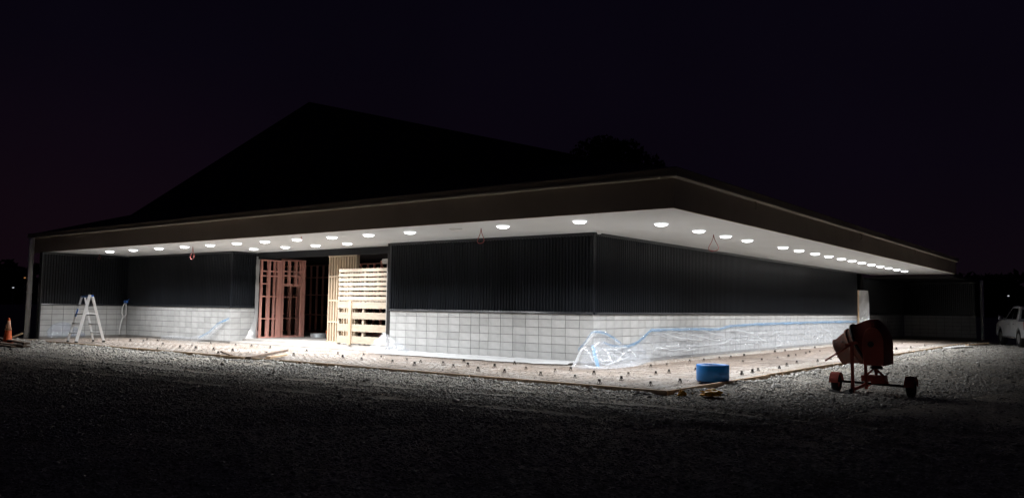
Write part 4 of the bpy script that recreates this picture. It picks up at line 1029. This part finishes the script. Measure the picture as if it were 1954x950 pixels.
# ================================================================== UTILITY TRUCK
def utility():
    fw = Vector((-0.32, 0.948, 0)).normalized(); ang = math.atan2(fw.y, fw.x)
    t = empty("utility_truck", (7.08, 23.75, GZ+0.0), ang); t.scale = (0.97, 0.97, 0.96); tag(t, "silver-white double cab utility truck parked beyond the far right of the building", "truck")
    hw = 0.92
    def arch(cx, r=0.44, z0=0.42):
        return [(cx + r*math.cos(a), z0 - 0.02 + r*math.sin(a)*0.98) for a in [math.pi*k/10 for k in range(11)]]
    low = [(-1.15, 0.50), (-1.18, 0.62), (-1.15, 1.13), (0.45, 1.15), (2.45, 1.16), (3.55, 1.10), (3.92, 0.98), (4.0, 0.72), (3.96, 0.45)]
    prof_ = low + arch(3.15) + arch(0.0)
    body = MB(); body.prism(prof_, (-hw, hw), lambda u, v, w: (u, w*(1 if v < 0.95 else 0.965), v)); body.build("body", M['car'], t, bevel=0.03)
    inn = MB(); inn.box((-1.0, -0.78, 0.42), (3.7, 0.78, 0.85)); inn.build("chassis", M['cartrim'], t)
    cab = [(0.36, 1.155), (0.62, 1.74), (0.95, 1.80), (1.75, 1.79), (2.62, 1.16)]
    def cf(u, v, w): return (u, w*(0.90 if v < 1.3 else 0.72), v)
    cb = MB(); cb.prism(cab, (-hw, hw), cf); cb.build("cabin", M['car'], t, bevel=0.03)
    for sd in (1, -1):
        for poly in ([(0.62, 1.20), (0.78, 1.68), (1.28, 1.70), (1.28, 1.20)], [(1.36, 1.20), (1.36, 1.70), (1.72, 1.69), (2.38, 1.20)]):
            g_ = MB()
            vs = []
            for u, v in poly:
                k = (v-1.155)/(1.79-1.155); y_ = hw*(0.90 + (0.72-0.90)*min(1, max(0, k))) + 0.012
                vs.append((u, sd*y_, v))
            inner = [(a, b-sd*0.03, c) for a, b, c in vs]
            n = len(vs); g_.add(vs+inner, [tuple(range(n)), tuple(range(2*n-1, n-1, -1))] + [(i, (i+1) % n, n+(i+1) % n, n+i) for i in range(n)])
            g_.build("window", M['carglass'], t)
        for x0, x1 in ((0.46, 1.31), (1.33, 2.42)):
            d = MB(); d.box((x0+0.01, sd*(hw+0.001), 0.55), (x1-0.01, sd*(hw+0.009), 1.12)); o = d.build("door", M['car'], t)
            h_ = MB(); h_.box((x0+0.06, sd*(hw+0.010), 0.98), (x0+0.24, sd*(hw+0.03), 1.01)); h_.build("handle", M['chrome'], o)
        mi = MB(); mi.cbox((2.32, sd*1.05, 1.26), (0.12, 0.20, 0.20)); mi.build("mirror", M['chrome'], t, bevel=0.02)
        st = MB(); st.tube([(0.55, sd*0.93, 0.40), (2.6, sd*0.93, 0.40)], 0.04, 10); st.build("side_step", M['chrome'], t, True)
        tl = MB(); tl.box((-1.185, sd*0.78, 0.78), (-1.02, sd*0.945, 1.12)); tl.build("tail_light", M['tail'], t, bevel=0.015)
        for xw in (0.0, 3.15):
            w = empty("wheel", (xw, sd*0.80, 0.38), 0, t)
            q = MB(); q.lathe([(0.23, -0.11), (0.35, -0.12), (0.385, -0.08), (0.385, 0.08), (0.35, 0.12), (0.23, 0.11), (0.23, -0.11)], 28, (0,0,0), (0,1,0)); q.build("tyre", M['rubber'], w, True)
            q = MB(); q.lathe([(0.003, sd*0.06), (0.08, sd*0.08), (0.20, sd*0.05), (0.235, sd*0.11), (0.235, -sd*0.1)], 24, (0,0,0), (0,1,0)); q.build("rim", M['metal'], w, True)
    rw = MB(); rw.add([(0.40,-0.70,1.24),(0.40,0.70,1.24),(0.60,0.58,1.66),(0.60,-0.58,1.66)], [(0,1,2,3)]); 
    o = rw.build("rear_window", M['carglass'], t, recalc=False); o.location.x = -0.03
    ws = MB(); ws.add([(2.60,-0.74,1.20),(2.60,0.74,1.20),(1.80,0.60,1.74),(1.80,-0.60,1.74)], [(0,1,2,3)]); o = ws.build("windscreen", M['carglass'], t, recalc=False); o.location.x = 0.03
    bd = MB(); bd.box((-1.08, -0.80, 1.02), (0.34, 0.80, 1.162)); bd.build("tray_cover", M['cartrim'], t)
    tg = MB(); tg.box((-1.20, -0.74, 0.64), (-1.178, 0.74, 1.12)); tg.build("tailgate", M['car'], t)
    bp = MB(); bp.box((-1.30, -0.85, 0.44), (-1.19, 0.85, 0.60)); bp.build("rear_bumper", M['chrome'], t, bevel=0.02)
    pl = MB(); pl.box((-1.204, -0.25, 0.66), (-1.200, 0.25, 0.76)); pl.build("number_plate", M['white'], t)
utility()

# ================================================================== TREES, HILLS, FAR LAMPS
def leaf_cloud(blobs, n, size, m, name, parent=None, seed=1):
    r_ = np.random.default_rng(seed); vs = []; fs = []
    tot = sum(b[3]**2 for b in blobs)
    for bx, by, bz, br_ in blobs:
        k = int(n*br_**2/tot)
        d = r_.normal(size=(k, 3)); d /= np.linalg.norm(d, axis=1)[:, None]
        p = d * (br_*r_.uniform(0.45, 1.08, k)**0.6)[:, None] * np.array([1, 1, 0.8]) + np.array([bx, by, bz])
        a = r_.normal(size=(k, 3)); a /= np.linalg.norm(a, axis=1)[:, None]
        b = np.cross(a, r_.normal(size=(k, 3))); b /= np.linalg.norm(b, axis=1)[:, None]
        s = size*r_.uniform(0.6, 1.4, k)[:, None]
        for q_ in range(k):
            o = len(vs); vs += [tuple(p[q_]-a[q_]*s[q_]), tuple(p[q_]+b[q_]*s[q_]*0.5), tuple(p[q_]+a[q_]*s[q_]), tuple(p[q_]-b[q_]*s[q_]*0.5)]; fs.append((o, o+1, o+2, o+3))
    t = MB(); t.v = vs; t.f = fs
    return t.build(name, m, parent, recalc=False)
tr = empty("tree", (-21.2, 35.6, -0.4)); tag(tr, "dark spreading tree rising behind the roof against the night sky", "tree")
q = MB(); q.tube([(0,0,0), (0.1,0.1,3), (0.0,0.2,6), (0.3,0.0,9)], 0.45, 10, r2=0.2)
q.build("trunk", M['bark'], tr, True)
for k, (dx, dy, dz) in enumerate(((3.4,1,3.2),(-2.8,1.5,3.8),(1.2,-2,4.6),(-1.2,-1.6,4.4),(4.4,2.0,1.6))):
    q = MB(); q.tube([(0.05,0.1,5.5+0.5*k), (dx*0.5, dy*0.5, 7.2+dz*0.4), (dx, dy, 8.2+dz)], 0.2, 7, r2=0.06); q.build("limb", M['bark'], tr, True)
blobs = [(-2.6,0.2,11.2,2.0),(-0.9,0.4,12.9,2.1),(1.0,0.0,12.6,2.0),(2.8,0.6,11.7,1.9),(4.0,0.9,10.4,1.8),(0.4,0.4,10.6,2.6),(-2.0,-0.2,9.4,2.2),(2.4,0,9.2,2.3),(-0.2,0.2,13.9,1.1),(2.0,0.3,13.4,1.0)]
leaf_cloud(blobs, 9000, 0.20, M['leaf'], "crown", tr, 5)
# hills and a far line of trees around the horizon
h = MB(); n = 140
for k in range(n+1):
    a = -math.pi + 2*math.pi*k/n
    az = a; ht = 13 + 6*fbm(math.cos(a)*3, math.sin(a)*3, 2) + 4*fbm(math.cos(a)*11, math.sin(a)*11, 5)
    for r_, z in ((360, -3), (420, ht), (520, ht*0.7), (600, -4)): h.v.append((CAM.x + r_*math.sin(a), CAM.y + r_*math.cos(a), z))
for k in range(n):
    for j in range(3): h.f.append((4*k+j, 4*k+j+1, 4*k+5+j, 4*k+4+j))
tag(h.build("hills", M['hill'], None, True, recalc=False), kind="structure")
bl = []
for k in range(44):
    a = math.radians(random.choice([random.uniform(-80, -64), random.uniform(-16, 2)])); r_ = random.uniform(330, 350)
    hh = random.uniform(9, 19) if math.degrees(a) < -60 else random.uniform(9, 17)
    bl += [(CAM.x + r_*math.sin(a), CAM.y + r_*math.cos(a), hh*0.62, hh*0.42), (CAM.x + r_*math.sin(a)+hh*0.3, CAM.y + r_*math.cos(a), hh*0.3, hh*0.4)]
o = leaf_cloud(bl, 16000, 1.5, M['leaf'], "distant_trees", None, 9); tag(o, "black line of distant trees along the horizon", None, None, "stuff")
def street_lamp(x, y, z, m, label):
    t = empty("street_lamp", (x, y, -2.0)); tag(t, label, "street lamp", "far street lamps on the horizon")
    q = MB(); q.tube([(0,0,0), (0,0,z+1.9)], 0.09, 8, r2=0.06); q.build("pole", M['metal'], t)
    q = MB(); q.lathe([(0.02, 0.24), (0.22, 0.18), (0.30, 0.0), (0.22, -0.10), (0.01, -0.13)], 16, (0,0,z+2.0)); q.build("lamp_head", m, t, True)
street_lamp(-270.4, 90.2, 5.3, M['lampwhite'], "small far white street lamp left of the building end")
street_lamp(-269.3, 93.0, 8.5, M['lampamber'], "faint far amber street lamp just beside the left downpipe")
street_lamp(-21.2, 281.9, 6.9, M['lampwhite'], "small far white street lamp above the utility truck")
